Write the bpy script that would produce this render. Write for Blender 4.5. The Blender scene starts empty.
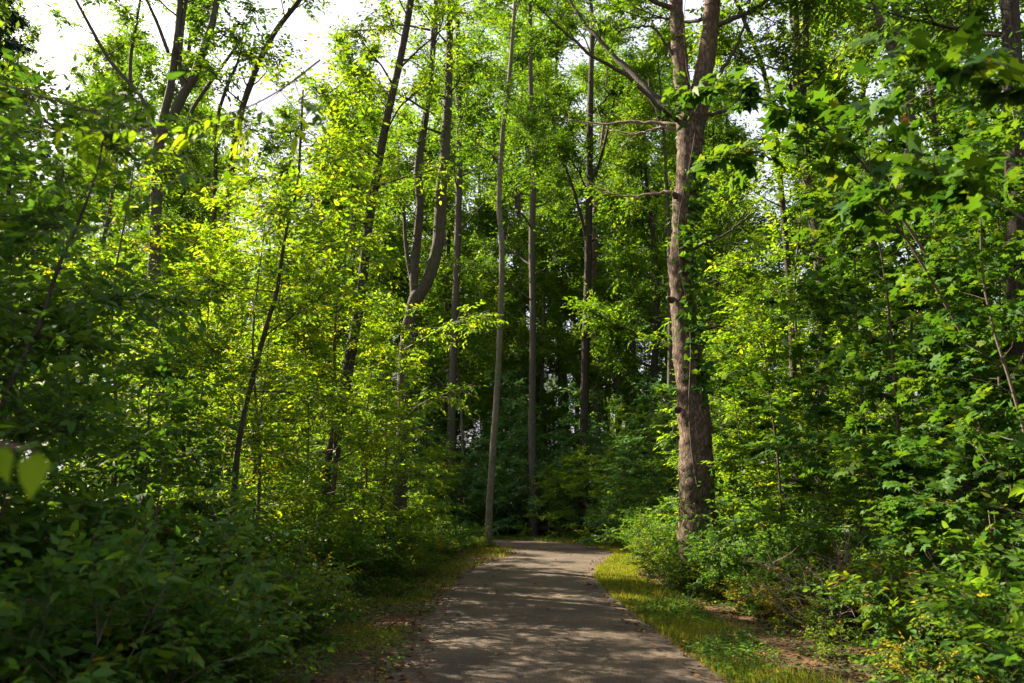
import bpy, math, random
import numpy as np
from mathutils import Vector

C = bpy.context.scene.collection
R = math.radians
FPX, CX, CY, CAMH = 800.0, 512.0, 341.5, 1.6
PITCH = math.atan(148.5 / FPX)
Z = np.array([0.0, 0.0, 1.0])

def P(px, py, d):
    """world point at ground distance d (metres ahead) along a viewing direction"""
    c, s = math.cos(PITCH), math.sin(PITCH)
    v = np.array([(px - CX) / FPX, c - s * (CY - py) / FPX, s + c * (CY - py) / FPX])
    v = v * (d / v[1])
    return np.array([v[0], v[1], CAMH + v[2]])

def nrm(v):
    return v / (np.linalg.norm(v, axis=-1, keepdims=True) + 1e-9)

# ------------------------------------------------------------------ path and ground
PATH = np.array([(0.9, -12), (0.75, -4), (0.6, 2), (0.42, 6.6), (0.30, 9), (0.22, 13), (0.28, 16), (0.75, 18.5), (1.25, 20.8), (1.2, 22.8),
                 (0.3, 24.6), (-1.6, 25.9), (-4.5, 26.8), (-9, 27.3), (-16, 28.0), (-26, 30)], float)
def smooth_path(pts, k=8):
    out = []
    n = len(pts)
    for i in range(n - 1):
        p0, p1, p2, p3 = pts[max(i - 1, 0)], pts[i], pts[i + 1], pts[min(i + 2, n - 1)]
        for j in range(k):
            t = j / k
            out.append(0.5 * ((2 * p1) + (-p0 + p2) * t + (2 * p0 - 5 * p1 + 4 * p2 - p3) * t * t + (-p0 + 3 * p1 - 3 * p2 + p3) * t ** 3))
    out.append(pts[-1])
    return np.array(out)
PC = smooth_path(PATH)
def path_dist(x, y):
    """distance to the middle of the path, and side (+1 right)"""
    x = np.atleast_1d(x); y = np.atleast_1d(y)
    q = np.stack([x, y], 1)
    d2 = ((q[:, None, :] - PC[None]) ** 2).sum(2)
    i = d2.argmin(1)
    return np.sqrt(d2[np.arange(len(i)), i]), i
def vnoise(x, y, s, seed=0):
    a = np.sin(x * s * 1.3 + seed * 1.7 + 1.9 * np.sin(y * s * 0.9 + seed)) + np.sin(y * s * 1.1 + seed * 2.3 + 1.7 * np.sin(x * s * 0.8 - seed))
    return a * 0.5
def ground_z(x, y):
    x = np.atleast_1d(np.asarray(x, float)); y = np.atleast_1d(np.asarray(y, float))
    d, _ = path_dist(x, y)
    k = np.clip((d - 1.85) / 2.5, 0, 1)
    z = -0.012 + k * (0.05 + 0.09 * vnoise(x, y, 0.9, 1) + 0.04 * vnoise(x, y, 2.9, 4))
    z += 0.35 * np.clip((d - 4) / 14, 0, 1) * (1 + vnoise(x, y, 0.16, 7))
    return z
def gz(x, y):
    return float(ground_z(x, y)[0])

# ------------------------------------------------------------------ mesh builder
class MB:
    def __init__(s):
        s.v = []; s.f = []; s.n = 0; s.t = []
    def add(s, v, faces, tint=None):
        v = np.asarray(v, np.float32).reshape(-1, 3)
        s.v.append(v)
        for f in faces:
            s.f.append(np.asarray(f, np.int32) + s.n)
        s.t.append(np.full(len(v), 0.5, np.float32) if tint is None else np.asarray(tint, np.float32))
        s.n += len(v)
    def tube(s, pts, rad, k=6, rough=0.0, rs=None, cap=True):
        pts = np.asarray(pts, float); n = len(pts); rad = np.asarray(rad, float)
        tan = nrm(np.gradient(pts, axis=0))
        ref = np.array([1.0, 0.03, 0]) if abs(tan[0][2]) > 0.6 else Z
        u = nrm(np.cross(tan, ref)); w = np.cross(tan, u)
        a = np.arange(k) * 2 * math.pi / k
        rr = rad[:, None] * np.ones((n, k))
        if rough and rs is not None:
            g = rs.normal(0, rough, (n, k)); g = (g + np.roll(g, 1, 1)) * 0.7
            rr = rr * (1 + g)
        ring = pts[:, None, :] + rr[..., None] * (np.cos(a)[None, :, None] * u[:, None, :] + np.sin(a)[None, :, None] * w[:, None, :])
        i = np.arange(n - 1)[:, None] * k; j = np.arange(k)[None, :]; j2 = (j + 1) % k
        q = np.stack([i + j, i + j2, i + k + j2, i + k + j], -1).reshape(-1, 4)
        fs = [q]
        v = ring.reshape(-1, 3)
        if cap:
            v = np.vstack([v, pts[-1] + tan[-1] * rad[-1] * 0.5])
            t = np.stack([(n - 1) * k + np.arange(k), (n - 1) * k + (np.arange(k) + 1) % k, np.full(k, n * k)], 1)
            fs.append(t)
        s.add(v, fs)
    def twigs(s, a, b, ra, rb):
        """many thin 3-sided twigs at once"""
        n = len(a)
        if n == 0: return
        t = nrm(b - a); u = nrm(np.cross(t, Z[None] + 0.01)); w = np.cross(t, u)
        ang = np.array([0, 2.094, 4.189])
        off = np.cos(ang)[None, :, None] * u[:, None] + np.sin(ang)[None, :, None] * w[:, None]
        v = np.concatenate([a[:, None] + off * np.reshape(ra, (-1, 1, 1)), b[:, None] + off * np.reshape(rb, (-1, 1, 1))], 1)
        base = np.arange(n)[:, None, None] * 6
        q = np.array([[0, 1, 4, 3], [1, 2, 5, 4], [2, 0, 3, 5]])[None] + base
        s.add(v.reshape(-1, 3), [q.reshape(-1, 4)])
    def leaves(s, p, d, nn, L, W, kind='oval', tint=None, rs=None):
        """p base, d direction, nn normal (all n x 3), L length, W width"""
        n = len(p)
        if n == 0: return
        d = nrm(d); sd = nrm(np.cross(nn, d)); nn = np.cross(d, sd)
        L = np.broadcast_to(L, n).reshape(n, 1, 1); W = np.broadcast_to(W, n).reshape(n, 1, 1)
        if kind == 'simple':
            T = np.array([(0, 0, 0), (.45, .5, .1), (1, 0, -.12), (.42, -.5, .1)]); F = [[0, 3, 2], [0, 2, 1]]
        elif kind == 'oval':
            T = np.array([(0, 0, 0), (.28, .46, .09), (.62, .38, .03), (1.05, 0, -.16), (.62, -.38, .03), (.28, -.46, .09)])
            F = [[0, 3, 2, 1], [0, 5, 4, 3]]
        elif kind == 'long':
            T = np.array([(0, 0, 0), (.3, .5, .08), (.68, .34, .02), (1.1, 0, -.2), (.68, -.34, .02), (.3, -.5, .08), (.5, 0, -.03)])
            F = [[0, 6, 2, 1], [6, 3, 2], [0, 5, 4, 6], [6, 4, 3]]
        else:  # lobed, five points
            T = [(0.16, 0, 0)]
            for k, (an, r) in enumerate([(-132, .40), (-100, .60), (-78, .46), (-50, .86), (-24, .56), (0, 1.0), (24, .56), (50, .84), (76, .47), (100, .58), (130, .40)]):
                T.append((0.16 + r * math.cos(R(an)) * .95, r * math.sin(R(an)) * 1.05, -.12 * r * r if k % 2 else .07))
            T = np.array(T); F = [[0, 3, 2, 1], [0, 5, 4, 3], [0, 7, 6, 5], [0, 9, 8, 7], [0, 11, 10, 9]]
        m = len(T); crl = np.random.default_rng(n + int(L[0, 0, 0] * 1e5)).uniform(-.6, 2.8, (n, 1, 1))
        v = p[:, None] + T[None, :, 0:1] * L * d[:, None] + T[None, :, 1:2] * W * sd[:, None] + T[None, :, 2:3] * crl * W * nn[:, None]
        base = np.arange(n)[:, None] * m
        by = {}
        for f in F: by.setdefault(len(f), []).append(f)
        fs = [(np.array(g)[None] + base[:, :, None]).reshape(-1, k) for k, g in by.items()]
        if tint is None: tint = (rs or np.random.default_rng(1)).random(n)
        s.add(v.reshape(-1, 3), fs, np.repeat(tint, m))
    def build(s, name, mat, parent=None, smooth=False, origin=None):
        me = bpy.data.meshes.new(name)
        v = np.concatenate(s.v)
        if origin is not None: v = v - np.asarray(origin, np.float32)
        tot = np.concatenate([np.full(len(f), f.shape[1], np.int32) for f in s.f])
        lp = np.concatenate([f.ravel() for f in s.f])
        me.vertices.add(len(v)); me.vertices.foreach_set('co', v.ravel().astype(np.float32))
        me.loops.add(len(lp)); me.loops.foreach_set('vertex_index', lp)
        me.polygons.add(len(tot))
        me.polygons.foreach_set('loop_start', np.concatenate([[0], np.cumsum(tot)[:-1]]).astype(np.int32))
        me.update(calc_edges=True)
        if smooth: me.polygons.foreach_set('use_smooth', np.ones(len(tot), bool))
        a = me.attributes.new('tint', 'FLOAT', 'POINT'); a.data.foreach_set('value', np.concatenate(s.t))
        me.materials.append(mat)
        o = bpy.data.objects.new(name, me); C.objects.link(o)
        if parent is not None: o.parent = parent
        return o

# ------------------------------------------------------------------ materials
def newmat(name):
    m = bpy.data.materials.new(name); m.use_nodes = True
    nt = m.node_tree; nt.nodes.clear()
    out = nt.nodes.new('ShaderNodeOutputMaterial')
    return m, nt, out
def N(nt, t, **k):
    n = nt.nodes.new(t)
    for a, b in k.items():
        if a in n.inputs: n.inputs[a].default_value = b
        else: setattr(n, a, b)
    return n
def ramp(nt, fac, stops):
    r = nt.nodes.new('ShaderNodeValToRGB')
    e = r.color_ramp.elements
    while len(e) < len(stops): e.new(0.5)
    for x, (p, c) in zip(e, stops):
        x.position = p; x.color = (*c, 1)
    nt.links.new(fac, r.inputs[0]); return r
def leafmat(name, stops, trans=(1.5, 1.35, .55), tfac=.45, rough=.55, spec=.13):
    """leaf: reflects its own green, lets a yellower green through"""
    m, nt, out = newmat(name); L = nt.links.new
    at = N(nt, 'ShaderNodeAttribute', attribute_name='tint')
    oi = N(nt, 'ShaderNodeObjectInfo')
    mx = N(nt, 'ShaderNodeMath', operation='MULTIPLY_ADD'); mx.inputs[1].default_value = .16; 
    L(oi.outputs['Random'], mx.inputs[0])
    ad = N(nt, 'ShaderNodeMath', operation='SUBTRACT'); L(at.outputs['Fac'], mx.inputs[2]); L(mx.outputs[0], ad.inputs[0]); ad.inputs[1].default_value = .08
    cr = ramp(nt, ad.outputs[0], stops)
    pb = N(nt, 'ShaderNodeBsdfPrincipled', Roughness=rough); pb.inputs['Specular IOR Level'].default_value = spec
    L(cr.outputs[0], pb.inputs['Base Color'])
    vm = N(nt, 'ShaderNodeVectorMath', operation='MULTIPLY'); vm.inputs[1].default_value = trans
    L(cr.outputs[0], vm.inputs[0])
    tb = N(nt, 'ShaderNodeBsdfTranslucent'); L(vm.outputs[0], tb.inputs['Color'])
    ms = N(nt, 'ShaderNodeMixShader'); ms.inputs[0].default_value = tfac
    L(pb.outputs[0], ms.inputs[1]); L(tb.outputs[0], ms.inputs[2]); L(ms.outputs[0], out.inputs[0])
    return m
def barkmat(name, dark, light, scale=1.0, bump=.6, moss=0.0, rings=False, zs=1.6):
    m, nt, out = newmat(name); L = nt.links.new
    tc = N(nt, 'ShaderNodeTexCoord'); mp = N(nt, 'ShaderNodeMapping'); mp.inputs['Scale'].default_value = (7 * scale, 7 * scale, zs * scale)
    L(tc.outputs['Object'], mp.inputs[0])
    n1 = N(nt, 'ShaderNodeTexNoise', Scale=1.6, Detail=7.0, Roughness=.65); L(mp.outputs[0], n1.inputs['Vector'])
    vo = N(nt, 'ShaderNodeTexVoronoi', feature='DISTANCE_TO_EDGE', Scale=2.4); 
    wv = N(nt, 'ShaderNodeVectorMath', operation='ADD'); sc = N(nt, 'ShaderNodeVectorMath', operation='SCALE'); sc.inputs['Scale'].default_value = 1.1
    L(n1.outputs['Color'], sc.inputs[0]); L(mp.outputs[0], wv.inputs[0]); L(sc.outputs[0], wv.inputs[1]); L(wv.outputs[0], vo.inputs['Vector'])
    cr1 = ramp(nt, vo.outputs['Distance'], [(0, (.25, .25, .25)), (.16, (1, 1, 1))])
    mu = N(nt, 'ShaderNodeMath', operation='MULTIPLY'); L(cr1.outputs[0], mu.inputs[0]); L(n1.outputs['Fac'], mu.inputs[1])
    n2 = N(nt, 'ShaderNodeTexNoise', Scale=.9, Detail=3.0); L(tc.outputs['Object'], n2.inputs['Vector'])
    ad = N(nt, 'ShaderNodeMath', operation='MULTIPLY_ADD'); L(n2.outputs['Fac'], ad.inputs[0]); ad.inputs[1].default_value = .5; L(mu.outputs[0], ad.inputs[2])
    mid = tuple((a + b) / 2 for a, b in zip(dark, light))
    cr = ramp(nt, ad.outputs[0], [(.25, dark), (.55, mid), (.9, light)])
    col = cr.outputs[0]
    if moss:
        n3 = N(nt, 'ShaderNodeTexNoise', Scale=3.5, Detail=4.0); L(tc.outputs['Object'], n3.inputs['Vector'])
        mr = ramp(nt, n3.outputs['Fac'], [(.5, (0, 0, 0)), (.68, (moss,) * 3)])
        mm = N(nt, 'ShaderNodeMix', data_type='RGBA'); L(mr.outputs[0], mm.inputs['Factor']); L(col, mm.inputs[6]); mm.inputs[7].default_value = (.06, .085, .03, 1)
        col = mm.outputs[2]
    pb = N(nt, 'ShaderNodeBsdfPrincipled', Roughness=.9); pb.inputs['Specular IOR Level'].default_value = .15
    L(col, pb.inputs['Base Color'])
    bp = N(nt, 'ShaderNodeBump', Strength=bump, Distance=.03); L(mu.outputs[0], bp.inputs['Height']); L(bp.outputs[0], pb.inputs['Normal'])
    L(pb.outputs[0], out.inputs[0])
    return m

G = dict(
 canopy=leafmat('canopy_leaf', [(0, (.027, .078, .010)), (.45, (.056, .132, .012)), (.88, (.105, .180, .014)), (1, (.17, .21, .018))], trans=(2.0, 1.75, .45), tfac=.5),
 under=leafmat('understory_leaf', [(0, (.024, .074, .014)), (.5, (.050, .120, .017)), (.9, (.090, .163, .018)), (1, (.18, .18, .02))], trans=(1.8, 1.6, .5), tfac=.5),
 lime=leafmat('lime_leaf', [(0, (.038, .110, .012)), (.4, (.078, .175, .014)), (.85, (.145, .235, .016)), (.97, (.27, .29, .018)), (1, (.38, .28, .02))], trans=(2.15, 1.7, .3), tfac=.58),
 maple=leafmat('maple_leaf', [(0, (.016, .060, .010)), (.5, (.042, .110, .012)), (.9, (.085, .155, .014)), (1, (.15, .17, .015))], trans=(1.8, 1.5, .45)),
 shrub=leafmat('shrub_leaf', [(0, (.024, .068, .010)), (.55, (.060, .125, .013)), (.88, (.12, .165, .015)), (.97, (.30, .25, .02)), (1, (.22, .10, .02))], trans=(1.9, 1.6, .4), tfac=.5),
 yellow=leafmat('yellowing_leaf', [(0, (.085, .13, .012)), (.5, (.18, .19, .015)), (.8, (.32, .25, .02)), (1, (.28, .12, .03))]),
 soft=leafmat('soft_green_leaf', [(0, (.034, .100, .036)), (.5, (.062, .155, .050)), (.9, (.10, .20, .045)), (1, (.19, .22, .03))], trans=(1.7, 1.6, .7), tfac=.5, spec=.3, rough=.45),
 conifer=leafmat('conifer_needle', [(0, (.010, .034, .016)), (1, (.026, .064, .028))], tfac=.12, rough=.7),
 grass=leafmat('grass_blade', [(0, (.055, .11, .010)), (.5, (.13, .18, .014)), (.85, (.24, .23, .02)), (1, (.30, .23, .07))], tfac=.4),
 litter=leafmat('dry_leaf', [(0, (.035, .020, .011)), (.6, (.085, .042, .020)), (.88, (.16, .08, .03)), (1, (.30, .21, .04))], trans=(1.1, .9, .6), tfac=.2, rough=.8),
 orange=leafmat('orange_leaf', [(0, (.45, .13, .02)), (1, (.6, .22, .03))]),
)
B = dict(
 pine=barkmat('scaly_brown_bark', (.026, .019, .014), (.17, .118, .082), scale=.9, bump=1.0, moss=.45, zs=2.6),
 grey=barkmat('grey_bark', (.028, .024, .019), (.105, .090, .070), scale=2.0, moss=.5),
 pale=barkmat('pale_smooth_bark', (.06, .053, .038), (.18, .16, .12), scale=2.2, bump=.5, moss=.85),
 dark=barkmat('dark_bark', (.018, .015, .012), (.065, .053, .040), scale=2.0, moss=.4),
 twig=barkmat('twig_bark', (.045, .034, .024), (.12, .092, .065), scale=4, bump=.2),
 dead=barkmat('dead_wood', (.12, .085, .065), (.30, .22, .17), scale=3, bump=.3),
)

def ground_mat():
    m, nt, out = newmat('forest_floor'); L = nt.links.new
    tc = N(nt, 'ShaderNodeTexCoord')
    n1 = N(nt, 'ShaderNodeTexNoise', Scale=.7, Detail=6.0, Roughness=.6); L(tc.outputs['Object'], n1.inputs['Vector'])
    n2 = N(nt, 'ShaderNodeTexNoise', Scale=22.0, Detail=6.0, Roughness=.7); L(tc.outputs['Object'], n2.inputs['Vector'])
    v = N(nt, 'ShaderNodeTexVoronoi', Scale=34.0); L(tc.outputs['Object'], v.inputs['Vector'])
    a = N(nt, 'ShaderNodeMath', operation='MULTIPLY_ADD'); L(v.outputs['Color'], a.inputs[0]); a.inputs[1].default_value = .45; L(n2.outputs['Fac'], a.inputs[2])
    c = ramp(nt, a.outputs[0], [(.35, (.026, .015, .009)), (.6, (.066, .036, .021)), (.85, (.115, .064, .036)), (1, (.17, .11, .065))])
    c2 = ramp(nt, a.outputs[0], [(.35, (.018, .022, .010)), (.7, (.045, .048, .022)), (1, (.085, .075, .04))])
    r = ramp(nt, n1.outputs['Fac'], [(.46, (0, 0, 0)), (.60, (1, 1, 1))])
    mx = N(nt, 'ShaderNodeMix', data_type='RGBA'); L(r.outputs[0], mx.inputs['Factor']); L(c.outputs[0], mx.inputs[6]); L(c2.outputs[0], mx.inputs[7])
    pb = N(nt, 'ShaderNodeBsdfPrincipled', Roughness=.95); pb.inputs['Specular IOR Level'].default_value = .1; L(mx.outputs[2], pb.inputs['Base Color'])
    bp = N(nt, 'ShaderNodeBump', Strength=.8, Distance=.03); L(a.outputs[0], bp.inputs['Height']); L(bp.outputs[0], pb.inputs['Normal'])
    L(pb.outputs[0], out.inputs[0]); return m
def path_mat():
    m, nt, out = newmat('worn_asphalt'); L = nt.links.new
    tc = N(nt, 'ShaderNodeTexCoord')
    n1 = N(nt, 'ShaderNodeTexNoise', Scale=1.1, Detail=5.0, Roughness=.6); L(tc.outputs['Object'], n1.inputs['Vector'])
    n2 = N(nt, 'ShaderNodeTexNoise', Scale=60.0, Detail=4.0, Roughness=.8); L(tc.outputs['Object'], n2.inputs['Vector'])
    v = N(nt, 'ShaderNodeTexVoronoi', Scale=75.0); L(tc.outputs['Object'], v.inputs['Vector'])
    a = N(nt, 'ShaderNodeMath', operation='MULTIPLY_ADD'); L(v.outputs['Color'], a.inputs[0]); a.inputs[1].default_value = .5; L(n2.outputs['Fac'], a.inputs[2])
    c = ramp(nt, a.outputs[0], [(.35, (.022, .016, .010)), (.62, (.042, .031, .020)), (.9, (.080, .060, .040)), (1, (.17, .13, .09))])
    r = ramp(nt, n1.outputs['Fac'], [(.38, (.72, .72, .74)), (.62, (1.22, 1.16, 1.08))])
    mx = N(nt, 'ShaderNodeVectorMath', operation='MULTIPLY'); L(c.outputs[0], mx.inputs[0]); L(r.outputs[0], mx.inputs[1])
    # dirt creeping in from the edges: edge attribute 0 middle .. 1 edge
    at = N(nt, 'ShaderNodeAttribute', attribute_name='tint')
    n3 = N(nt, 'ShaderNodeTexNoise', Scale=3.2, Detail=5.0, Roughness=.7); L(tc.outputs['Object'], n3.inputs['Vector'])
    ad = N(nt, 'ShaderNodeMath', operation='MULTIPLY_ADD'); L(n3.outputs['Fac'], ad.inputs[0]); ad.inputs[1].default_value = 1.0; L(at.outputs['Fac'], ad.inputs[2])
    e = ramp(nt, ad.outputs[0], [(.95, (0, 0, 0)), (1.0, (1, 1, 1))]); e.color_ramp.elements[0].position = .80
    sb = N(nt, 'ShaderNodeMath', operation='MULTIPLY'); L(e.outputs[0], sb.inputs[0]); sb.inputs[1].default_value = .75
    m2 = N(nt, 'ShaderNodeMix', data_type='RGBA'); L(sb.outputs[0], m2.inputs['Factor']); L(mx.outputs[0], m2.inputs[6]); m2.inputs[7].default_value = (.085, .062, .042, 1)
    pb = N(nt, 'ShaderNodeBsdfPrincipled', Roughness=.85); pb.inputs['Specular IOR Level'].default_value = .25; L(m2.outputs[2], pb.inputs['Base Color'])
    bp = N(nt, 'ShaderNodeBump', Strength=.6, Distance=.008); L(a.outputs[0], bp.inputs['Height']); L(bp.outputs[0], pb.inputs['Normal'])
    L(pb.outputs[0], out.inputs[0]); return m

# ------------------------------------------------------------------ object bookkeeping
def tag(o, label=None, cat=None, group=None, kind=None):
    if label: o['label'] = label
    if cat: o['category'] = cat
    if group: o['group'] = group
    if kind: o['kind'] = kind
    return o
def empty(name, loc):
    o = bpy.data.objects.new(name, None); C.objects.link(o); o.location = [float(a) for a in loc]; o.empty_display_size = .3
    return o
def copy_tree(o, parent=None):
    c = o.copy(); C.objects.link(c); c.parent = parent
    for ch in KIDS.get(o.name, []):
        copy_tree(ch, c)
    return c
KIDS = {}
USED = set()
def reg(root, *kids):
    KIDS[root.name] = list(kids); return root
def put(proto, x, y, rot, sc, label, group=None, sz=None, z=None, cat=None):
    """first use moves the prototype itself, later ones copy it with its parts"""
    if proto.name in USED: o = copy_tree(proto)
    else: USED.add(proto.name); o = proto
    o.location = (x, y, (gz(x, y) if z is None else z) - .03)
    o.rotation_euler = (0, 0, rot); o.scale = (sc, sc, sz or sc)
    o['label'] = label
    if cat: o['category'] = cat
    if group: o['group'] = group
    elif 'group' in o: del o['group']
    return o

# ------------------------------------------------------------------ plant growth
def grow(rs, p, d, L, n, wob, up=0.0):
    pts = [np.array(p, float)]; d = nrm(np.array(d, float))
    for _ in range(n):
        d = nrm(d + rs.normal(0, wob, 3) + Z * up)
        pts.append(pts[-1] + d * L / n)
    return np.array(pts)
def at(pts, t):
    x = t * (len(pts) - 1); i = min(int(x), len(pts) - 2); f = x - i
    return pts[i] * (1 - f) + pts[i + 1] * f, nrm(pts[i + 1] - pts[i])
def sample_twigs(rs, br, M, lo=.2, flat=.25, fwd=.7, length=(.25, .5)):
    """M leafy twigs leaving the branches br (polylines)"""
    w = np.array([np.linalg.norm(b[-1] - b[0]) + .1 for b in br]); w /= w.sum()
    idx = rs.choice(len(br), M, p=w); t = lo + (1 - lo) * rs.random(M) ** .8
    A = np.empty((M, 3)); D = np.empty((M, 3))
    for k in range(M):
        A[k], D[k] = at(br[idx[k]], t[k])
    rnd = rs.normal(0, 1, (M, 3)); rnd[:, 2] *= flat
    d = nrm(D * fwd + nrm(rnd)); L = rs.uniform(length[0], length[1], M)
    return A, d, L
def leaf_twigs(mbl, mbt, rs, A, d, L, k, size, kind, aspect=.5, jit=.45, droop=.25, tint_lo=0., tint_hi=1., twig_r=.003):
    M = len(A)
    side = nrm(np.cross(d, Z[None] + rs.normal(0, .15, (M, 3))))
    up = nrm(np.cross(side, d)); up[up[:, 2] < 0] *= -1
    t = (np.arange(k) + .6) / k
    base = A[:, None] + d[:, None] * (L[:, None] * t[None])[..., None]
    base[..., 2] -= (L[:, None] * t[None]) ** 2 * .25
    sgn = np.where(np.arange(k) % 2 == 0, 1., -1.)[None, :, None]
    ang = rs.uniform(.5, 1.2, (M, k, 1)); ang[:, -1] *= .2
    ld = d[:, None] * np.cos(ang) + side[:, None] * np.sin(ang) * sgn + rs.normal(0, .18, (M, k, 3)) - Z * droop * rs.random((M, k, 1)) * 2
    ln = up[:, None] + rs.normal(0, jit, (M, k, 3))
    sz = size * rs.uniform(.45, 1.2, (M, k)) * rs.uniform(.75, 1.15, (M, 1))
    tt = np.clip(rs.random((M, 1)) * .55 + rs.random((M, k)) * .45, 0, 1) * (tint_hi - tint_lo) + tint_lo
    mbl.leaves(base.reshape(-1, 3), ld.reshape(-1, 3), ln.reshape(-1, 3), sz.ravel(), sz.ravel() * aspect, kind, tt.ravel())
    if mbt is not None:
        e = A + d * L[:, None]; e[:, 2] -= L ** 2 * .25
        mbt.twigs(A, e, np.full(M, twig_r), np.full(M, twig_r * .4))

def fork(rs, mbt, pts, rad, n, t0, length, elev, r_frac=.45, segs=5, wob=.16, up=.06, sub=4, subL=.45, k=5, az0=None, azr=None):
    """limbs along a stem, with side branches; returns the thin ends that carry leaves"""
    ends = []
    az = rs.uniform(0, 6.28)
    for i in range(n):
        t = t0 + (1 - t0) * (i + rs.random() * .8) / n
        t = min(t, .995)
        p, tn = at(pts, t)
        az += 2.4 + rs.normal(0, .4)
        a = az if az0 is None else az0 + rs.uniform(-azr, azr)
        el = elev[0] + (elev[1] - elev[0]) * (t - t0) / (1 - t0 + 1e-6) + rs.normal(0, .12)
        L = (length[0] + (length[1] - length[0]) * (t - t0) / (1 - t0 + 1e-6)) * rs.uniform(.7, 1.15)
        r0 = np.interp(t * (len(pts) - 1), np.arange(len(pts)), rad) * r_frac * rs.uniform(.7, 1.1)
        d = np.array([math.cos(a) * math.cos(el), math.sin(a) * math.cos(el), math.sin(el)])
        b = grow(rs, p, d, L, segs, wob, up)
        mbt.tube(b, np.linspace(r0, max(r0 * .22, .003), segs + 1), k)
        ends.append(b[segs // 2:])
        for j in range(sub):
            tt = rs.uniform(.25, .95); q, tn2 = at(b, tt)
            dd = nrm(tn2 + rs.normal(0, .75, 3) * np.array([1, 1, .5]))
            c = grow(rs, q, dd, L * subL * (1.15 - .6 * tt), 3, wob, up)
            mbt.tube(c, np.linspace(r0 * .4, max(r0 * .12, .002), 4), max(3, k - 1), cap=False)
            ends.append(c)
    return ends

def stem_pts(rs, H, wob=.02, n=12, lean=(0, 0)):
    t = np.linspace(0, 1, n)
    ph = rs.uniform(0, 6.28, 4)
    x = lean[0] * H * t + wob * H * (np.sin(t * 4 + ph[0]) - math.sin(ph[0])) * .5 + wob * H * .3 * (np.sin(t * 11 + ph[1]) - math.sin(ph[1]))
    y = lean[1] * H * t + wob * H * (np.sin(t * 4.4 + ph[2]) - math.sin(ph[2])) * .5
    return np.stack([x, y, H * t], 1)

def canopy_proto(name, seed, H, r, bark, leaf, t0=.33, nl=20, Ll=(3.4, 1.4), M=1700, k=8, size=.13, kind='simple', cat='tree', elev=(.55, 1.15), wob=.02, flare=1.25):
    rs = np.random.default_rng(seed)
    root = empty(name, (0, 0, 0)); tag(root, cat=cat)
    tr = MB(); pts = stem_pts(rs, H, wob, 16)
    rad = r * (1 - np.linspace(0, 1, 16) ** 1.2 * .86); rad[0] *= flare
    tr.tube(pts, rad, 9, .03, rs)
    ends = fork(rs, tr, pts, rad, nl, t0, Ll, elev, sub=5)
    A, d, L = sample_twigs(rs, ends, M, length=(.3, .9), flat=.7)
    cr = MB(); leaf_twigs(cr, tr if kind != 'simple' else None, rs, A, d, L, k, size, kind, jit=.6)
    a = tr.build('trunk', B[bark], root, smooth=True); b = cr.build('crown', G[leaf], root)
    return reg(root, a, b)

def sapling_proto(name, seed, H, r, leaf, kind='oval', size=.10, n=24, Ll=(1.5, .5), M=420, k=9, t0=.12, elev=(.12, .6), aspect=.5, cat='sapling', lean=(0, 0), jit=.4, bark='twig', sub=3, L=(.25, .5)):
    rs = np.random.default_rng(seed)
    root = empty(name, (0, 0, 0)); tag(root, cat=cat)
    tr = MB(); pts = stem_pts(rs, H, .035, 12, lean)
    rad = r * (1 - np.linspace(0, 1, 12) * .85)
    tr.tube(pts, rad, 6)
    ends = fork(rs, tr, pts, rad, n, t0, Ll, elev, r_frac=.4, k=4, up=.0, sub=sub, wob=.12)
    A, d, Lt = sample_twigs(rs, ends, M, length=L, flat=.22)
    cr = MB(); leaf_twigs(cr, tr, rs, A, d, Lt, k, size, kind, aspect=aspect, jit=jit, twig_r=.0022)
    a = tr.build('stem', B[bark], root, smooth=True); b = cr.build('foliage', G[leaf], root)
    return reg(root, a, b)

def shrub_proto(name, seed, H, leaf, kind='oval', size=.075, stems=9, spread=.75, M=330, k=8, aspect=.55, cat='shrub', bark='twig', L=(.15, .35), jit=.5, lo=.2):
    rs = np.random.default_rng(seed)
    root = empty(name, (0, 0, 0)); tag(root, cat=cat)
    tr = MB(); ends = []
    for i in range(stems):
        az = i * 2.4 + rs.normal(0, .3); el = rs.uniform(.75, 1.35)
        d = np.array([math.cos(az) * math.cos(el) * spread * 1.3, math.sin(az) * math.cos(el) * spread * 1.3, math.sin(el)])
        b = grow(rs, (math.cos(az) * .08, math.sin(az) * .08, 0), d, H * rs.uniform(.6, 1.1), 6, .12, -.02)
        tr.tube(b, np.linspace(.010, .003, 7), 4)
        ends.append(b)
        for j in range(5):
            q, tn = at(b, rs.uniform(.2, .9))
            c = grow(rs, q, nrm(tn + rs.normal(0, .9, 3) * np.array([1, 1, .4])), H * .32, 3, .2, 0)
            tr.tube(c, np.linspace(.005, .002, 4), 3, cap=False); ends.append(c)
    A, d, Lt = sample_twigs(rs, ends, M, length=L, flat=.35, lo=lo)
    cr = MB(); leaf_twigs(cr, tr, rs, A, d, Lt, k, size, kind, aspect=aspect, jit=jit, twig_r=.0018)
    a = tr.build('stem', B[bark], root, smooth=True); b = cr.build('foliage', G[leaf], root)
    return reg(root, a, b)

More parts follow.
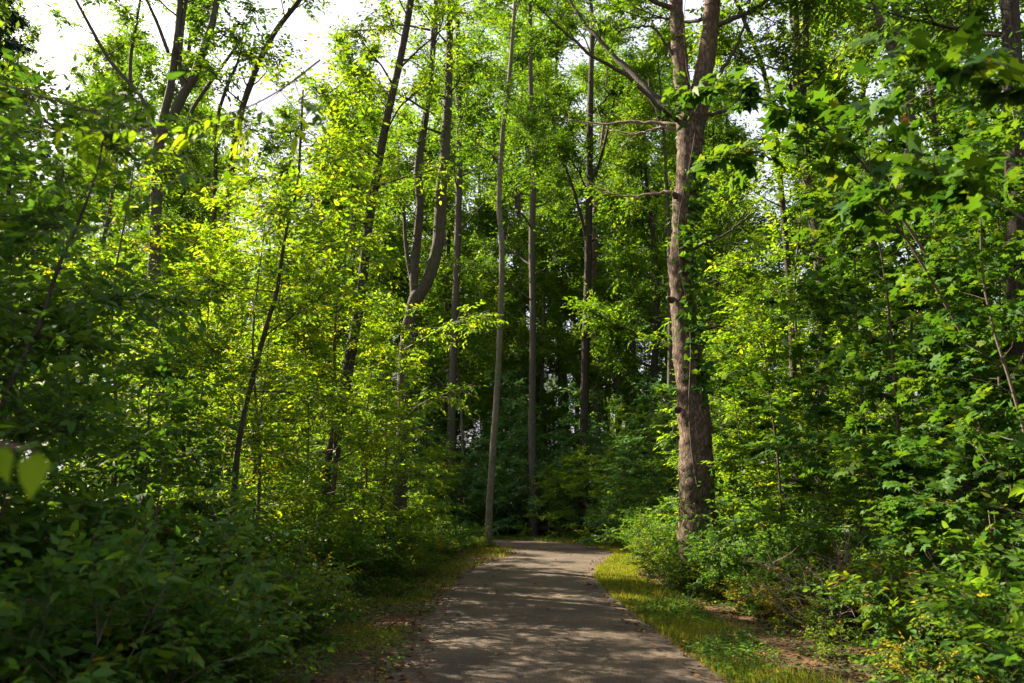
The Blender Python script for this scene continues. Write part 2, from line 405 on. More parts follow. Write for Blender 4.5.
# ================================================================== SETTING
def build_ground():
    g = np.sinh(np.linspace(-5.2, 5.2, 260)); g = g / g.max() * 420
    X, Y = np.meshgrid(g, g + 12); n = len(g)
    z = np.zeros(X.size); xf, yf = X.ravel(), Y.ravel()
    for i in range(0, len(xf), 8000):
        z[i:i + 8000] = ground_z(xf[i:i + 8000], yf[i:i + 8000])
    mb = MB(); i = np.arange(n - 1); a = (i[:, None] * n + i[None]).ravel()
    mb.add(np.stack([xf, yf, z], 1), [np.stack([a, a + 1, a + n + 1, a + n], 1)])
    tag(mb.build('ground', ground_mat(), smooth=True), kind='structure')
build_ground()
def build_path():
    pc = smooth_path(PATH, 40); n = len(pc); tan = nrm(np.gradient(pc, axis=0)); nr = np.stack([tan[:, 1], -tan[:, 0]], 1)
    s = np.cumsum(np.r_[0, np.linalg.norm(np.diff(pc, axis=0), axis=1)])
    rn = np.random.default_rng(4).normal(0, 1, (2, n)); rn = (rn + np.roll(rn, 1, 1) + np.roll(rn, 2, 1)) * .018
    wd = np.clip((13 - pc[:, 1]) / 7, 0, 1) * .14
    el = 1.38 + wd * 2.3 + .07 * np.sin(s * 2.1) + .05 * np.sin(s * 5.3 + 1) + .03 * np.sin(s * 13.7) + rn[0]
    er = 1.40 + wd + .05 * np.sin(s * 1.7 + 2) + .04 * np.sin(s * 6.1) + .03 * np.sin(s * 15.1 + 1) + rn[1]
    cols = np.linspace(-1, 1, 13); V = []; T = []
    for c in cols:
        w = np.where(c < 0, el, er) * c
        zz = .012 - .020 * abs(c) ** 6 + .008 * (1 - c * c)
        V.append(np.column_stack([pc + nr * w[:, None], np.full(n, zz)])); T.append(np.full(n, max(0, (abs(c) - .55) / .45) * .62))
    V = np.array(V); m = len(cols)
    mb = MB(); i = np.arange(m - 1)[:, None] * n + np.arange(n - 1)[None]; i = i.ravel()
    mb.add(V.reshape(-1, 3), [np.stack([i, i + n, i + n + 1, i + 1], 1)], np.array(T).ravel())
    tag(mb.build('path', path_mat(), smooth=True), kind='structure')
build_path()

def scatter(rs, n, x0, x1, y0, y1, dmin, dmax, side=0):
    x = rs.uniform(x0, x1, n); y = rs.uniform(y0, y1, n)
    d = np.empty(n); i = np.empty(n, int)
    for k in range(0, n, 20000):
        d[k:k + 20000], i[k:k + 20000] = path_dist(x[k:k + 20000], y[k:k + 20000])
    ok = (d > dmin) & (d < dmax)
    return x[ok], y[ok], d[ok]

# grass verges
rs = np.random.default_rng(11)
gb = MB()
def blades(x, y, h, w, tlo=0, thi=1):
    n = len(x)
    if n == 0: return
    z = ground_z(x, y)
    az = rs.uniform(0, 6.28, n); ln = rs.uniform(.1, .8, n)
    d = np.stack([np.cos(az) * ln, np.sin(az) * ln, np.ones(n)], 1)
    nn = np.stack([np.cos(az + 1.2), np.sin(az + 1.2), rs.uniform(-.2, .6, n)], 1)
    gb.leaves(np.stack([x, y, z], 1), d, nn, h, w, 'simple', rs.uniform(tlo, thi, n))
x, y, d = scatter(rs, 80000, 1.3, 4.0, 5.5, 24, 1.28, 2.7)
kk = d > 1.30 + .14 * np.clip((13 - y) / 7, 0, 1); x, y, d = x[kk], y[kk], d[kk]
keep = (vnoise(x, y, 1.3, 3) + rs.normal(0, .35, len(x)) > -.8 + np.clip((d - 1.8) * 2.0, -.5, 3)) & ((y < 21) | (x > 2.3))
x, y = x[keep], y[keep]; blades(x, y, rs.uniform(.03, .10, len(x)) * (1 + .5 * vnoise(x, y, 2.3, 9)) + .05 * (y > 13) * rs.random(len(x)), rs.uniform(.006, .013, len(x)))
x, y, d = scatter(rs, 26000, -4.5, .8, 13, 25, 1.22, 2.5)
keep = (x < .9) & (vnoise(x, y, 1.1, 5) + rs.normal(0, .4, len(x)) > -.3)
x, y = x[keep], y[keep]; blades(x, y, rs.uniform(.05, .14, len(x)), rs.uniform(.006, .012, len(x)))
x, y, d = scatter(rs, 34000, -2.8, -.7, 5, 14, 1.45, 2.6)
keep = (vnoise(x, y, 1.9, 8) + rs.normal(0, .3, len(x)) > .25)
x, y = x[keep], y[keep]; blades(x, y, rs.uniform(.03, .08, len(x)), rs.uniform(.005, .010, len(x)))
x, y, d = scatter(rs, 20000, -8, 8, 24, 31, 1.25, 2.6)
blades(x, y, rs.uniform(.06, .18, len(x)), rs.uniform(.008, .014, len(x)), 0, .6)
tag(gb.build('grass', G['grass']), 'short yellow green grass growing on the verges along the path', 'grass', kind='stuff')

# low broad leaved weeds on verges and floor
wb = MB()
def weeds(x, y, size, h):
    n = len(x); z = ground_z(x, y) + rs.uniform(.01, h, n); az = rs.uniform(0, 6.28, n)
    d = np.stack([np.cos(az), np.sin(az), rs.uniform(-.2, .4, n)], 1)
    nn = np.stack([rs.normal(0, .4, n), rs.normal(0, .4, n), np.ones(n)], 1)
    s = size * rs.uniform(.5, 1.2, n)
    wb.leaves(np.stack([x, y, z], 1), d, nn, s, s * .62, 'oval', rs.random(n) * .9)
for (x0, x1, y0, y1, a, b, n, th) in [(1.4, 4.2, 5.5, 13, 1.45, 2.3, 22000, -.1), (1.4, 4.2, 13, 24, 1.4, 2.6, 8000, .2), (-5, -1, 5, 24, 1.3, 4.0, 26000, -.05), (2.6, 6, 5, 24, 2.4, 5.0, 15000, -.2), (-8, 10, 24, 34, 1.5, 8, 30000, -.6)]:
    x, y, d = scatter(rs, n, x0, x1, y0, y1, a, b)
    k = vnoise(x, y, 2.1, 12) + rs.normal(0, .35, len(x)) > th
    weeds(x[k], y[k], .05, .10)
tag(wb.build('ground_cover', G['under']), 'low broad leaved weeds covering the soil beside the path', 'ground cover', kind='stuff')

# dry leaves and twigs on the floor
lb = MB()
for (x0, x1, y0, y1, a, b, n) in [(-7, -1, 3, 24, 1.25, 6, 14000), (1.8, 8, 4, 24, 1.9, 6, 16000), (-6, 8, 24, 36, 1.3, 9, 5000), (-1.6, 2.3, 3, 25, 0, 1.42, 420), (-1.6, 2.3, 3, 25, 1.1, 1.6, 6200)]:
    x, y, d = scatter(rs, n, x0, x1, y0, y1, a, b)
    if n == 420: 
        k = rs.random(len(x)) < .45 + .55 * (d > .9); x, y = x[k], y[k]
    m = len(x); az = rs.uniform(0, 6.28, m)
    z = np.maximum(ground_z(x, y), 0 if n not in (420, 6200) else .022) + rs.uniform(.004, .02, m)
    dd = np.stack([np.cos(az), np.sin(az), rs.uniform(-.1, .3, m)], 1); nn = np.stack([rs.normal(0, .35, m), rs.normal(0, .35, m), np.ones(m)], 1)
    s = rs.uniform(.03, .075, m)
    lb.leaves(np.stack([x, y, z], 1), dd, nn, s, s * .6, 'oval', rs.random(m))
tag(lb.build('leaf_litter', G['litter']), 'brown dry leaves fallen on the soil and path edges', 'leaf litter', kind='stuff')
sb_ = MB()
for q in range(260):
    sgn = rs.choice([-1, 1]); x = .25 + sgn * rs.uniform(1.7, 4.5); y = rs.uniform(5, 22)
    p = np.array([x, y, gz(x, y) + .012]); a = rs.uniform(0, 6.28)
    b = grow(rs, p, (math.cos(a), math.sin(a), .03), rs.uniform(.1, .5), 4, .15)
    b[:, 2] = ground_z(b[:, 0], b[:, 1]) + .012
    sb_.tube(b, np.linspace(.006, .003, 5) * rs.uniform(.5, 1.3), 4)
tag(sb_.build('fallen_twigs', B['dead']), 'thin dry twigs lying on the soil beside the path', 'twigs', kind='stuff')

# ================================================================== MAIN PINE
MD = 13.6
def pix(lst, d, dd=0):
    """trunk points from outline readings, all at one distance (dd: lean per point)"""
    return np.array([P(a, b, d + dd * i) for i, (a, b) in enumerate(lst)])
def refine(pts, n=60):
    s = np.r_[0, np.cumsum(np.linalg.norm(np.diff(pts, axis=0), axis=1))]
    sp = smooth_path(np.asarray(pts, float), 12); s2 = np.r_[0, np.cumsum(np.linalg.norm(np.diff(sp, axis=0), axis=1))]
    u = np.linspace(0, s2[-1], n)
    return np.stack([np.interp(u, s2, sp[:, i]) for i in range(3)], 1)
def width(ws, n, d):
    return np.interp(np.linspace(0, 1, n), np.linspace(0, 1, len(ws)), ws) * d / FPX / 2
def custom_tree(name, label, cat, stems, d, bark, leaf=None, crown=None, seed=0, group=None, ext=None, k=12, rough=.04, twig=True):
    """stems: list of (outline points, widths in px). ext: metres each stem goes on above the last point. crown: dict"""
    rs = np.random.default_rng(seed)
    base = np.array([*pix(stems[0][0][:1], d)[0][:2], 0.]); base[2] = gz(base[0], base[1]) - .05
    root = empty(name, base); tag(root, label, cat, group)
    tr = MB(); cr = MB(); n = 0; br_objs = []
    for si, (pl, ws) in enumerate(stems):
        pts = pix(pl, d)
        if si == 0: pts = np.vstack([[pts[0][0], pts[0][1], base[2]], pts]) if pts[0][2] > base[2] + .4 else np.vstack([[pts[0][0], pts[0][1], base[2]], pts[1:]])
        wsl = [q * (.84 if d > 13.5 else 1) for q in ws]
        if ext:
            e = ext[si] if isinstance(ext, (list, tuple)) else ext
            if e:
                dr = nrm(pts[-1] - pts[-2]); add = grow(rs, pts[-1], dr, e, 5, .05, .06)[1:]
                pts = np.vstack([pts, add])
        f = refine(pts, 64)
        wl = width(wsl, 64, d)
        if ext and e:
            s = np.r_[0, np.cumsum(np.linalg.norm(np.diff(f, axis=0), axis=1))]
            vis = s[-1] - e
            wl = np.interp(s, np.r_[np.linspace(0, vis, len(wsl)), s[-1]], np.r_[np.array(wsl, float), wsl[-1] * .2]) * d / FPX / 2
        tr.tube(f, wl, k, rough, rs)
        for _ in range(9 if wl[0] > .05 else 4):          # dead stubs and knots
            q, tn = at(f, rs.uniform(.12, .9)); a = rs.uniform(0, 6.28); rr_ = np.interp(q[2], f[:, 2], wl) if f[-1][2] > f[0][2] else wl[0]
            dv = np.array([math.cos(a), math.sin(a), rs.uniform(.1, .8)]); e_ = grow(rs, q, dv, rr_ + rs.uniform(.04, .45), 3, .15)
            tr.tube(e_, np.linspace(rr_ * .32, rr_ * .12, 4), 5)
        if crown:
            c = crown if isinstance(crown, dict) else crown[si]
            if c:
                ends = fork(rs, tr, f, wl, c.get('n', 14), c.get('t0', .4), c.get('L', (2.6, 1.2)), c.get('elev', (.3, .9)), sub=c.get('sub', 7), r_frac=c.get('rf', .35), wob=.15, k=5)
                A, dd, Lt = sample_twigs(rs, ends, int(c.get('M', 900) * c.get('mul', 2.2)), length=(.3, .65), flat=.5)
                leaf_twigs(cr, tr, rs, A, dd, Lt, c.get('k', 8), c.get('size', .12), c.get('kind', 'oval'), jit=.55, aspect=c.get('asp', .5)); n += 1
    a = tr.build('trunk', B[bark], root, smooth=True, origin=base)
    kids = [a]
    if n: kids.append(cr.build('crown', G[leaf], root, origin=base))
    reg(root, *kids)
    return root, base

def main_pine():
    rs = np.random.default_rng(5)
    d = MD
    lst = [(698, 590), (698, 560), (697, 500), (695, 430), (689, 370), (684, 320), (681, 270), (683, 225), (688, 180), (690, 145), (691, 118)]
    base = pix(lst[:1], d)[0]; base[2] = gz(base[0], base[1]) - .06
    root = empty('pine_tree', base)
    tag(root, 'tall brown barked twin stemmed pine standing right of the path', 'tree')
    tr = MB()
    pts = pix(lst, d); pts[0][2] = base[2]
    f = refine(pts, 150)
    w = np.interp(np.linspace(0, 1, 150), [0, .04, .15, .30, .51, .61, .65, .72, .80, .93, 1], [50, 41, 36, 33, 27, 23, 27, 21, 26, 26, 34]) * d / FPX / 2
    # scaly, knobbly surface
    tr.tube(f, w * (1 + .02 * np.sin(np.arange(150) * .9) + .03 * np.sin(np.arange(150) * .37 + 1)), 26, .03, rs)
    for q in range(6):
        a = q * 1.05 + .4; b0 = base + np.array([math.cos(a) * .26, math.sin(a) * .26, .35]); b1 = base + np.array([math.cos(a) * .62, math.sin(a) * .62, .03]); b2 = base + np.array([math.cos(a) * .95, math.sin(a) * .95, -.03])
        tr.tube(refine(np.array([b0, b1, b2]), 8), np.linspace(.12, .03, 8), 8, .05, rs)
    l = refine(np.vstack([pix([(690, 128), (684, 95), (680, 60), (677, 20), (675, -20)], d), [P(672, -90, d)], [P(670, -170, d)]]), 60)
    r = refine(np.vstack([pix([(693, 128), (700, 95), (706, 60), (711, 20), (714, -20)], d), [P(719, -90, d)], [P(722, -170, d)]]), 60)
    tr.tube(l, np.linspace(19, 7, 60) * d / FPX / 2, 16, .05, rs)
    tr.tube(r, np.linspace(23, 8, 60) * d / FPX / 2, 16, .05, rs)
    # knots
    for (px, py) in [(672, 300), (676, 196), (690, 250), (700, 330), (678, 410), (705, 470), (697, 215)]:
        q = P(px, py, d - .12); tr.tube(np.array([q, q + np.array([(px - 688) * .006, -.1, .02])]), [.07, .03], 7)
    kids = [tr.build('trunk', B['pine'], root, smooth=True, origin=base)]
    # long mostly bare branches, each its own part
    bl = [[(686, 118), (672, 108), (650, 92), (630, 70), (608, 50), (588, 28), (570, 0), (556, -30)],
          [(686, 122), (664, 112), (640, 88), (615, 68), (590, 55), (560, 28), (535, 5)],
          [(685, 126), (660, 123), (630, 122), (600, 124), (570, 120)],
          [(684, 195), (668, 192), (650, 194), (625, 196), (600, 192)],
          [(685, 130), (660, 128), (636, 134), (610, 130)],
          [(676, 60), (655, 30), (640, 26), (618, 30), (600, 22)],
          [(684, 318), (700, 330), (722, 325), (750, 316), (785, 306)],
          [(697, 115), (722, 112), (745, 104), (770, 98)],
          [(700, 90), (720, 72), (735, 48), (746, 20), (752, -10)],
          [(702, 96), (725, 84), (748, 62), (778, 50)],
          [(690, 250), (712, 240), (734, 228), (760, 205)]]
    ww = [9, 6.5, 4.5, 4, 3.5, 4, 4, 5, 6, 4, 3]
    cr = MB(); ends = []
    for bi, (q, wv) in enumerate(zip(bl, ww)):
        dd = rs.uniform(-.25, .35)
        p3 = refine(np.array([P(a, b, d + dd * i) for i, (a, b) in enumerate(q)]), 26)
        p3 += rs.normal(0, .012, p3.shape)
        mb = MB(); mb.tube(p3, np.linspace(wv, max(1.2, wv * .22), 26) * d / FPX / 2, 7, .05, rs)
        for j in range(7):
            t = rs.uniform(.3, .95); s0, tn = at(p3, t)
            c = grow(rs, s0, nrm(tn + rs.normal(0, .6, 3)), rs.uniform(.4, 1.1), 5, .18, .02)
            mb.tube(c, np.linspace(wv * .2, .6, 6) * d / FPX / 2 * .8, 4)
            if bi in (0, 1, 5, 6, 7, 8, 9, 10): ends.append(c)
        if bi in (6, 7, 8, 9, 10): ends.append(p3[14:])
        kids.append(mb.build('branch', B['dead'] if bi in (2, 3, 4) else B['grey'], root, smooth=True, origin=base))
    # upper crown, mostly above the picture: it shades the path
    tm = MB()
    e2 = fork(rs, tm, l, np.linspace(.15, .05, 60), 12, .35, (2.6, 1.2), (.1, .7), sub=6) + fork(rs, tm, r, np.linspace(.18, .06, 60), 12, .3, (2.8, 1.2), (.1, .7), sub=6)
    A, D, L = sample_twigs(rs, ends, 170, length=(.2, .45)); leaf_twigs(cr, tm, rs, A, D, L, 8, .10, 'oval')
    A, D, L = sample_twigs(rs, e2, 1900, length=(.3, .6)); leaf_twigs(cr, tm, rs, A, D, L, 8, .11, 'oval')
    kids.append(tm.build('upper_branches', B['grey'], root, smooth=True, origin=base))
    kids.append(cr.build('crown', G['canopy'], root, origin=base))
    reg(root, *kids)
    # climbing vine
    vb = MB(); vs = MB(); n = 0
    for (y0, y1, off, cnt, sz) in [(385, 225, 10, 260, .10), (215, 160, 12, 110, .10), (548, 480, 10, 40, .08), (120, 70, -14, 120, .10), (585, 530, 4, 120, .10)]:
        ys = np.linspace(y0, y1, 14)
        cx = np.interp(ys, [0, 70, 118, 180, 225, 270, 320, 370, 430, 500, 560, 590], [690, 686, 691, 688, 683, 681, 684, 689, 695, 697, 698, 698])
        pl = np.array([P(a + off * (1 + .25 * math.sin(i)), b, d - .28) for i, (a, b) in enumerate(zip(cx, ys))])
        idx = rs.integers(0, 14, cnt); pp = pl[idx] + rs.normal(0, 1, (cnt, 3)) * np.array([.11, .06, .14])
        az = rs.uniform(0, 6.28, cnt)
        dd = np.stack([np.cos(az), -abs(np.sin(az)) * .6, -rs.random(cnt)], 1); nn = np.stack([rs.normal(0, .5, cnt), -np.ones(cnt), rs.normal(.7, .5, cnt)], 1)
        s = sz * 1.3 * rs.uniform(.6, 1.3, cnt); vb.leaves(pp, dd, nn, s, s * .75, 'oval', rs.random(cnt) * .7)
    ys = np.linspace(586, 0, 60); cx = np.interp(ys, [0, 70, 118, 180, 225, 270, 320, 370, 430, 500, 560, 590], [690, 686, 691, 688, 683, 681, 684, 689, 695, 697, 698, 698])
    vs.tube(np.array([P(a + 5 * math.sin(i * .3), b, d - .30) for i, (a, b) in enumerate(zip(cx, ys))]), np.linspace(.012, .005, 60), 4)
    vr = empty('climbing_vine', base); tag(vr, 'leafy green vine climbing the tall twin stemmed pine', 'vine')
    reg(vr, vs.build('stem', B['twig'], vr, origin=base), vb.build('foliage', G['canopy'], vr, origin=base))
main_pine()

# ================================================================== MARKED TREES
CR = dict(n=15, t0=.45, L=(3.2, 1.5), M=700, k=7, size=.125, sub=8)
def cc(**k): c = dict(CR); c.update(k); return c
custom_tree('young_tree', 'slender pale smooth trunk standing at the left edge of the path bend', 'tree',
            [([(488, 536), (490, 500), (493, 450), (497, 390), (500, 330), (502, 250), (499, 200), (503, 130), (509, 80), (513, 30), (516, -10)], [9, 8, 7, 7, 7, 6, 6, 5, 5])], 23.5, 'pale', 'canopy', cc(t0=.5, n=14, M=560, L=(2.2, 1.2)), 21, ext=4)
custom_tree('young_tree', 'straight grey green trunk behind the path bend, right of the slender pale trunk', 'tree',
            [([(534, 531), (533, 480), (532, 420), (533, 330), (532, 240), (534, 160), (531, 90), (530, 10)], [9, 9, 8, 8, 7, 6, 5])], 28.5, 'grey', 'canopy', cc(t0=.32, n=20, M=1000, L=(3.0, 1.4)), 22, ext=5)
custom_tree('forest_tree', 'dark trunk with ascending side limbs behind the path bend, left of the pine', 'tree',
            [([(583, 528), (583, 470), (584, 420), (586, 340), (588, 270), (589, 200), (590, 120), (592, 40)], [10, 10, 10, 9, 9, 8, 6]),
             ([(590, 300), (586, 240), (575, 195), (563, 160), (552, 120)], [5, 4, 3]), ([(588, 240), (592, 190), (603, 150), (612, 110)], [6, 4, 3])],
            31, 'dark', 'canopy', [cc(t0=.45, n=12, M=900, L=(3, 1.2)), cc(t0=.3, n=5, M=250, L=(1.4, .8)), cc(t0=.3, n=5, M=250, L=(1.4, .8))], 23, ext=[4, 1.5, 1.5])
custom_tree('forest_tree', 'reddish brown trunk close behind the dark trunk at the path bend', 'tree',
            [([(596, 520), (597, 470), (597, 400), (595, 340), (593, 280), (596, 200)], [9, 9, 8, 8, 7])], 37, 'pine', 'canopy', cc(t0=.55, n=10, M=700, L=(3, 1.5)), 24, ext=7)
custom_tree('forest_tree', 'straight grey trunk in the back, between the forked trunk and slender pale trunk', 'tree',
            [([(451, 515), (451, 470), (452, 400), (455, 320), (458, 230), (459, 150), (458, 60), (457, 0)], [10, 10, 9, 9, 8, 7, 6])], 31, 'grey', 'canopy', cc(t0=.38, n=18, M=900, L=(3.2, 1.5)), 25, ext=5)
FORK = custom_tree('forked_tree', 'crooked trunk forking into two tall stems above the lit yellow green foliage', 'tree',
            [([(398, 560), (400, 500), (403, 430), (404, 370), (409, 320), (418, 292)], [19, 17, 16, 15, 15, 16]),
             ([(415, 300), (414, 275), (417, 240), (420, 205), (418, 172), (423, 135), (427, 107), (432, 60), (436, 0)], [11, 11, 10, 10, 9, 8, 8, 7]),
             ([(416, 300), (428, 280), (437, 250), (440, 225), (441, 190), (444, 165), (447, 120), (449, 60), (450, 0)], [15, 15, 15, 13, 12, 10, 9, 8]),
             ([(420, 292), (411, 275), (406, 245), (404, 215), (400, 180)], [6, 5, 4, 3])],
            18, 'grey', 'canopy', [None, cc(n=9, M=360, t0=.35, mul=1, L=(1.7, 1)), cc(n=9, M=360, t0=.35, mul=1, L=(1.7, 1)), cc(n=4, M=110, L=(1, .6))], 26, ext=[0, 3.5, 3.5, 1])
custom_tree('forest_tree', 'dark mossy trunk leaning right behind the lit foliage left of the forked trunk', 'tree',
            [([(326, 560), (328, 490), (335, 440), (346, 380), (360, 300), (368, 230), (374, 190), (381, 150), (390, 105), (398, 70), (406, 30), (411, 0)], [19, 18, 16, 13, 12, 11, 10, 9, 9])], 14.5, 'dark', 'lime', cc(t0=.45, n=16, M=620, mul=1.0, L=(1.8, 1.2), size=.11), 27, ext=3.5)
custom_tree('young_tree', 'thin dark sapling trunk among the sunlit leaves left of the path', 'sapling',
            [([(228, 600), (236, 470), (244, 415), (259, 354), (270, 315), (277, 290), (286, 232), (297, 188), (301, 130), (303, 90)], [7, 6, 6, 5, 5, 4, 3, 3, 2])], 9, 'dark', 'lime', cc(t0=.32, n=16, M=420, L=(1.3, .6), size=.085, elev=(.1, .5)), 28)
custom_tree('young_tree', 'thin dark curved sapling nearest on the far left, in shade', 'sapling',
            [([(-30, 560), (-8, 430), (5, 398), (22, 360), (40, 325), (58, 268), (76, 228), (97, 172), (104, 130)], [6, 6, 6, 5, 5, 4, 3, 2])], 5.2, 'dark', 'under', cc(t0=.3, n=12, M=190, L=(.8, .4), size=.095, elev=(.1, .5)), 29)
custom_tree('forked_tree', 'grey tree spreading several bare stems against the bright sky at upper left', 'tree',
            [([(140, 520), (148, 400), (153, 300), (156, 200), (158, 150), (163, 125)], [17, 16, 15, 14, 13]),
             ([(160, 140), (164, 115), (170, 90), (175, 55), (179, 20), (181, -20)], [11, 10, 9, 8, 7]),
             ([(160, 140), (172, 118), (183, 95), (194, 76), (204, 48), (213, 20), (219, -15)], [13, 12, 12, 10, 9, 8]),
             ([(184, 92), (180, 65), (182, 35), (186, 0)], [6, 5, 4]),
             ([(158, 150), (150, 120), (140, 95), (128, 82), (108, 58), (92, 30), (76, 0), (68, -15)], [6, 5, 5, 4, 3]),
             ([(130, 84), (131, 55), (136, 25), (141, -5)], [5, 4, 3]),
             ([(168, 52), (158, 25), (147, 0), (140, -20)], [5, 4, 3]),
             ([(188, 120), (195, 105), (212, 80), (228, 58), (242, 38)], [5, 5, 4, 3])],
            17, 'grey', 'canopy', [None, cc(n=6, M=60, t0=.4, L=(1.3, .8)), cc(n=6, M=70, t0=.4, L=(1.3, .8)), cc(n=4, M=30, L=(1, .6)), cc(n=6, M=50, L=(1, .6)), cc(n=5, M=40, L=(1, .6)), cc(n=4, M=20, L=(.8, .5)), cc(n=4, M=60, L=(.8, .5))], 30, ext=[0, 2.5, 2.5, 1.5, 1, 1, 1, .5])
custom_tree('forest_tree', 'dark leaning trunk against the sky, right of the spreading bare stems', 'tree',
            [([(215, 520), (222, 300), (230, 180), (240, 118), (250, 85), (260, 60), (270, 40), (282, 22), (296, 5)], [11, 10, 9, 8, 8, 6]),
             ([(214, 500), (214, 250), (217, 130), (224, 95), (232, 75)], [7, 6, 5, 4])],
            16, 'dark', 'canopy', [cc(n=9, M=160, t0=.55, L=(1.3, .8)), cc(n=5, M=60, t0=.6, L=(.8, .5))], 31, ext=[2, .8])
custom_tree('forked_tree', 'grey twin trunk right of the pine, behind the maple leaves', 'tree',
            [([(822, 540), (822, 330), (818, 245), (811, 200), (803, 140), (798, 90), (796, 40), (794, -10)], [17, 16, 15, 15, 14, 12, 9]),
             ([(801, 120), (804, 80), (806, 40), (804, -10)], [8, 8, 7])],
            15.5, 'grey', 'canopy', [cc(n=12, M=650, t0=.55), cc(n=6, M=260, t0=.4)], 32, ext=[4, 3])
custom_tree('forked_tree', 'leaning grey forked trunk at right holding a small orange leaf', 'tree',
            [([(968, 560), (955, 400), (946, 325), (937, 280), (925, 220), (915, 165), (909, 130), (903, 95)], [20, 20, 19, 18, 17, 17, 16]),
             ([(905, 105), (897, 75), (890, 45), (880, 20), (872, -12)], [10, 9, 8, 7]),
             ([(904, 105), (899, 75), (898, 40), (896, 0), (895, -20)], [12, 12, 11, 10])],
            12.5, 'grey', 'canopy', [None, cc(n=8, M=330, t0=.3, L=(2, 1)), cc(n=8, M=400, t0=.3, L=(2, 1))], 33, ext=[0, 3, 3])
custom_tree('young_tree', 'thin crooked trunk just right of the leaning forked trunk', 'tree',
            [([(955, 560), (950, 300), (940, 200), (937, 150), (933, 110), (929, 85), (917, 50), (908, 20), (900, -15)], [11, 10, 9, 8, 7, 6, 4])], 14.5, 'grey', 'canopy', cc(n=9, M=300, t0=.6, L=(1.6, 1)), 34, ext=2)
custom_tree('young_tree', 'slanting dark stem between the pine and the grey twin trunk', 'tree',
            [([(800, 540), (790, 300), (778, 160), (768, 90), (760, 60), (748, 30), (738, 5), (725, -20)], [10, 9, 8, 7, 6, 5])], 17, 'dark', 'canopy', cc(n=9, M=420, t0=.5, L=(1.8, 1)), 35, ext=2)
custom_tree('forest_tree', 'dark trunk at the right edge of the picture, half hidden by maple leaves', 'tree',
            [([(1030, 600), (1022, 400), (1018, 250), (1014, 120), (1010, 0)], [26, 24, 22, 20, 18])], 9.5, 'dark', 'under', cc(n=10, M=380, t0=.5, L=(1.9, 1.2)), 36, ext=4)
# small orange leaf hanging before the forked trunk
o_ = MB(); q = P(906, 118, 12.0); rr = np.random.default_rng(2)
o_.leaves(q[None] + rr.normal(0, .02, (5, 3)), rr.normal(0, 1, (5, 3)) * [1, .3, 1] - Z * .6, np.tile([[0, -1., .3]], (5, 1)), .11, .07, 'oval', rr.random(5))
oo = o_.build('orange_leaf', G['orange'], origin=q); oo.location = q
tag(oo, 'small orange leaf cluster hanging before the leaning forked trunk', 'leaf')

# ================================================================== PROTOTYPES
canT = [canopy_proto('forest_tree', 100, 19, .17, 'grey', 'canopy', M=3000, size=.16), canopy_proto('forest_tree', 101, 21, .20, 'dark', 'canopy', t0=.24, nl=26, M=3600, size=.16),
        canopy_proto('forest_tree', 102, 17, .13, 'grey', 'canopy', t0=.34, nl=18, M=2400, size=.16), canopy_proto('forest_tree', 103, 20, .16, 'pine', 'canopy', t0=.26, nl=24, M=3200, size=.16),
        canopy_proto('forest_tree', 104, 15, .10, 'pale', 'lime', t0=.3, nl=18, Ll=(2.4, 1), M=2200, size=.14)]
thinT = [canopy_proto('slender_tree', 110, 14, .07, 'grey', 'canopy', t0=.4, nl=14, Ll=(1.8, .8), M=900, size=.15), canopy_proto('slender_tree', 111, 16, .09, 'dark', 'canopy', t0=.45, nl=14, Ll=(2.0, .8), M=1100, size=.15),
         canopy_proto('slender_tree', 112, 12, .06, 'pale', 'lime', t0=.35, nl=14, Ll=(1.7, .8), M=900, size=.14)]
sapB = [sapling_proto('broad_leaved_sapling', 125, 3.8, .026, 'under', size=.165, n=24, Ll=(1.5, .5), M=330, k=6, jit=.28, aspect=.6, elev=(.05, .5)), sapling_proto('broad_leaved_sapling', 126, 5.2, .03, 'under', size=.16, n=28, Ll=(1.7, .5), M=480, k=6, jit=.28, aspect=.6, elev=(.05, .5))]
sapW = [sapling_proto('understory_sapling', 127, 4.4, .028, 'soft', size=.15, M=520, k=7, jit=.26, elev=(.05, .5)), sapling_proto('understory_sapling', 128, 3.2, .028, 'soft', size=.14, n=20, Ll=(1.5, .5), M=420, k=7, jit=.26, elev=(.0, .4))]
busT = [canopy_proto('bushy_tree', 115, 8.5, .07, 'dark', 'canopy', t0=.08, nl=26, Ll=(2.3, .8), M=2000, size=.14, elev=(.1, .7)), canopy_proto('bushy_tree', 116, 10, .08, 'grey', 'canopy', t0=.10, nl=28, Ll=(2.4, .8), M=2300, size=.14, elev=(.1, .7))]
limT = [sapling_proto('lime_tree', 117, 8.6, .05, 'lime', size=.12, n=36, Ll=(2.5, .8), M=1000, k=8, t0=.14, sub=5, jit=.28, elev=(.0, .55), cat='tree', L=(.3, .55)), sapling_proto('lime_tree', 118, 7.2, .045, 'lime', size=.12, n=32, Ll=(2.3, .7), M=880, k=8, t0=.12, sub=5, jit=.28, elev=(.0, .55), cat='tree', L=(.3, .55))]
grnT = [sapling_proto('green_tree', 119, 8.0, .05, 'canopy', size=.125, n=36, Ll=(2.3, .8), M=1100, k=8, jit=.3, elev=(.0, .55), t0=.12, sub=5, cat='tree', L=(.3, .55))]
sapU = [sapling_proto('leafy_sapling', 120, 4.2, .028, 'under', size=.125, M=560, k=8, jit=.28, elev=(.05, .5)), sapling_proto('leafy_sapling', 121, 5.4, .034, 'under', size=.13, n=30, Ll=(1.8, .5), M=800, k=8, jit=.28, elev=(.05, .5)),
        sapling_proto('leafy_sapling', 122, 3.2, .022, 'under', size=.10, n=20, Ll=(1.3, .4), M=520)]
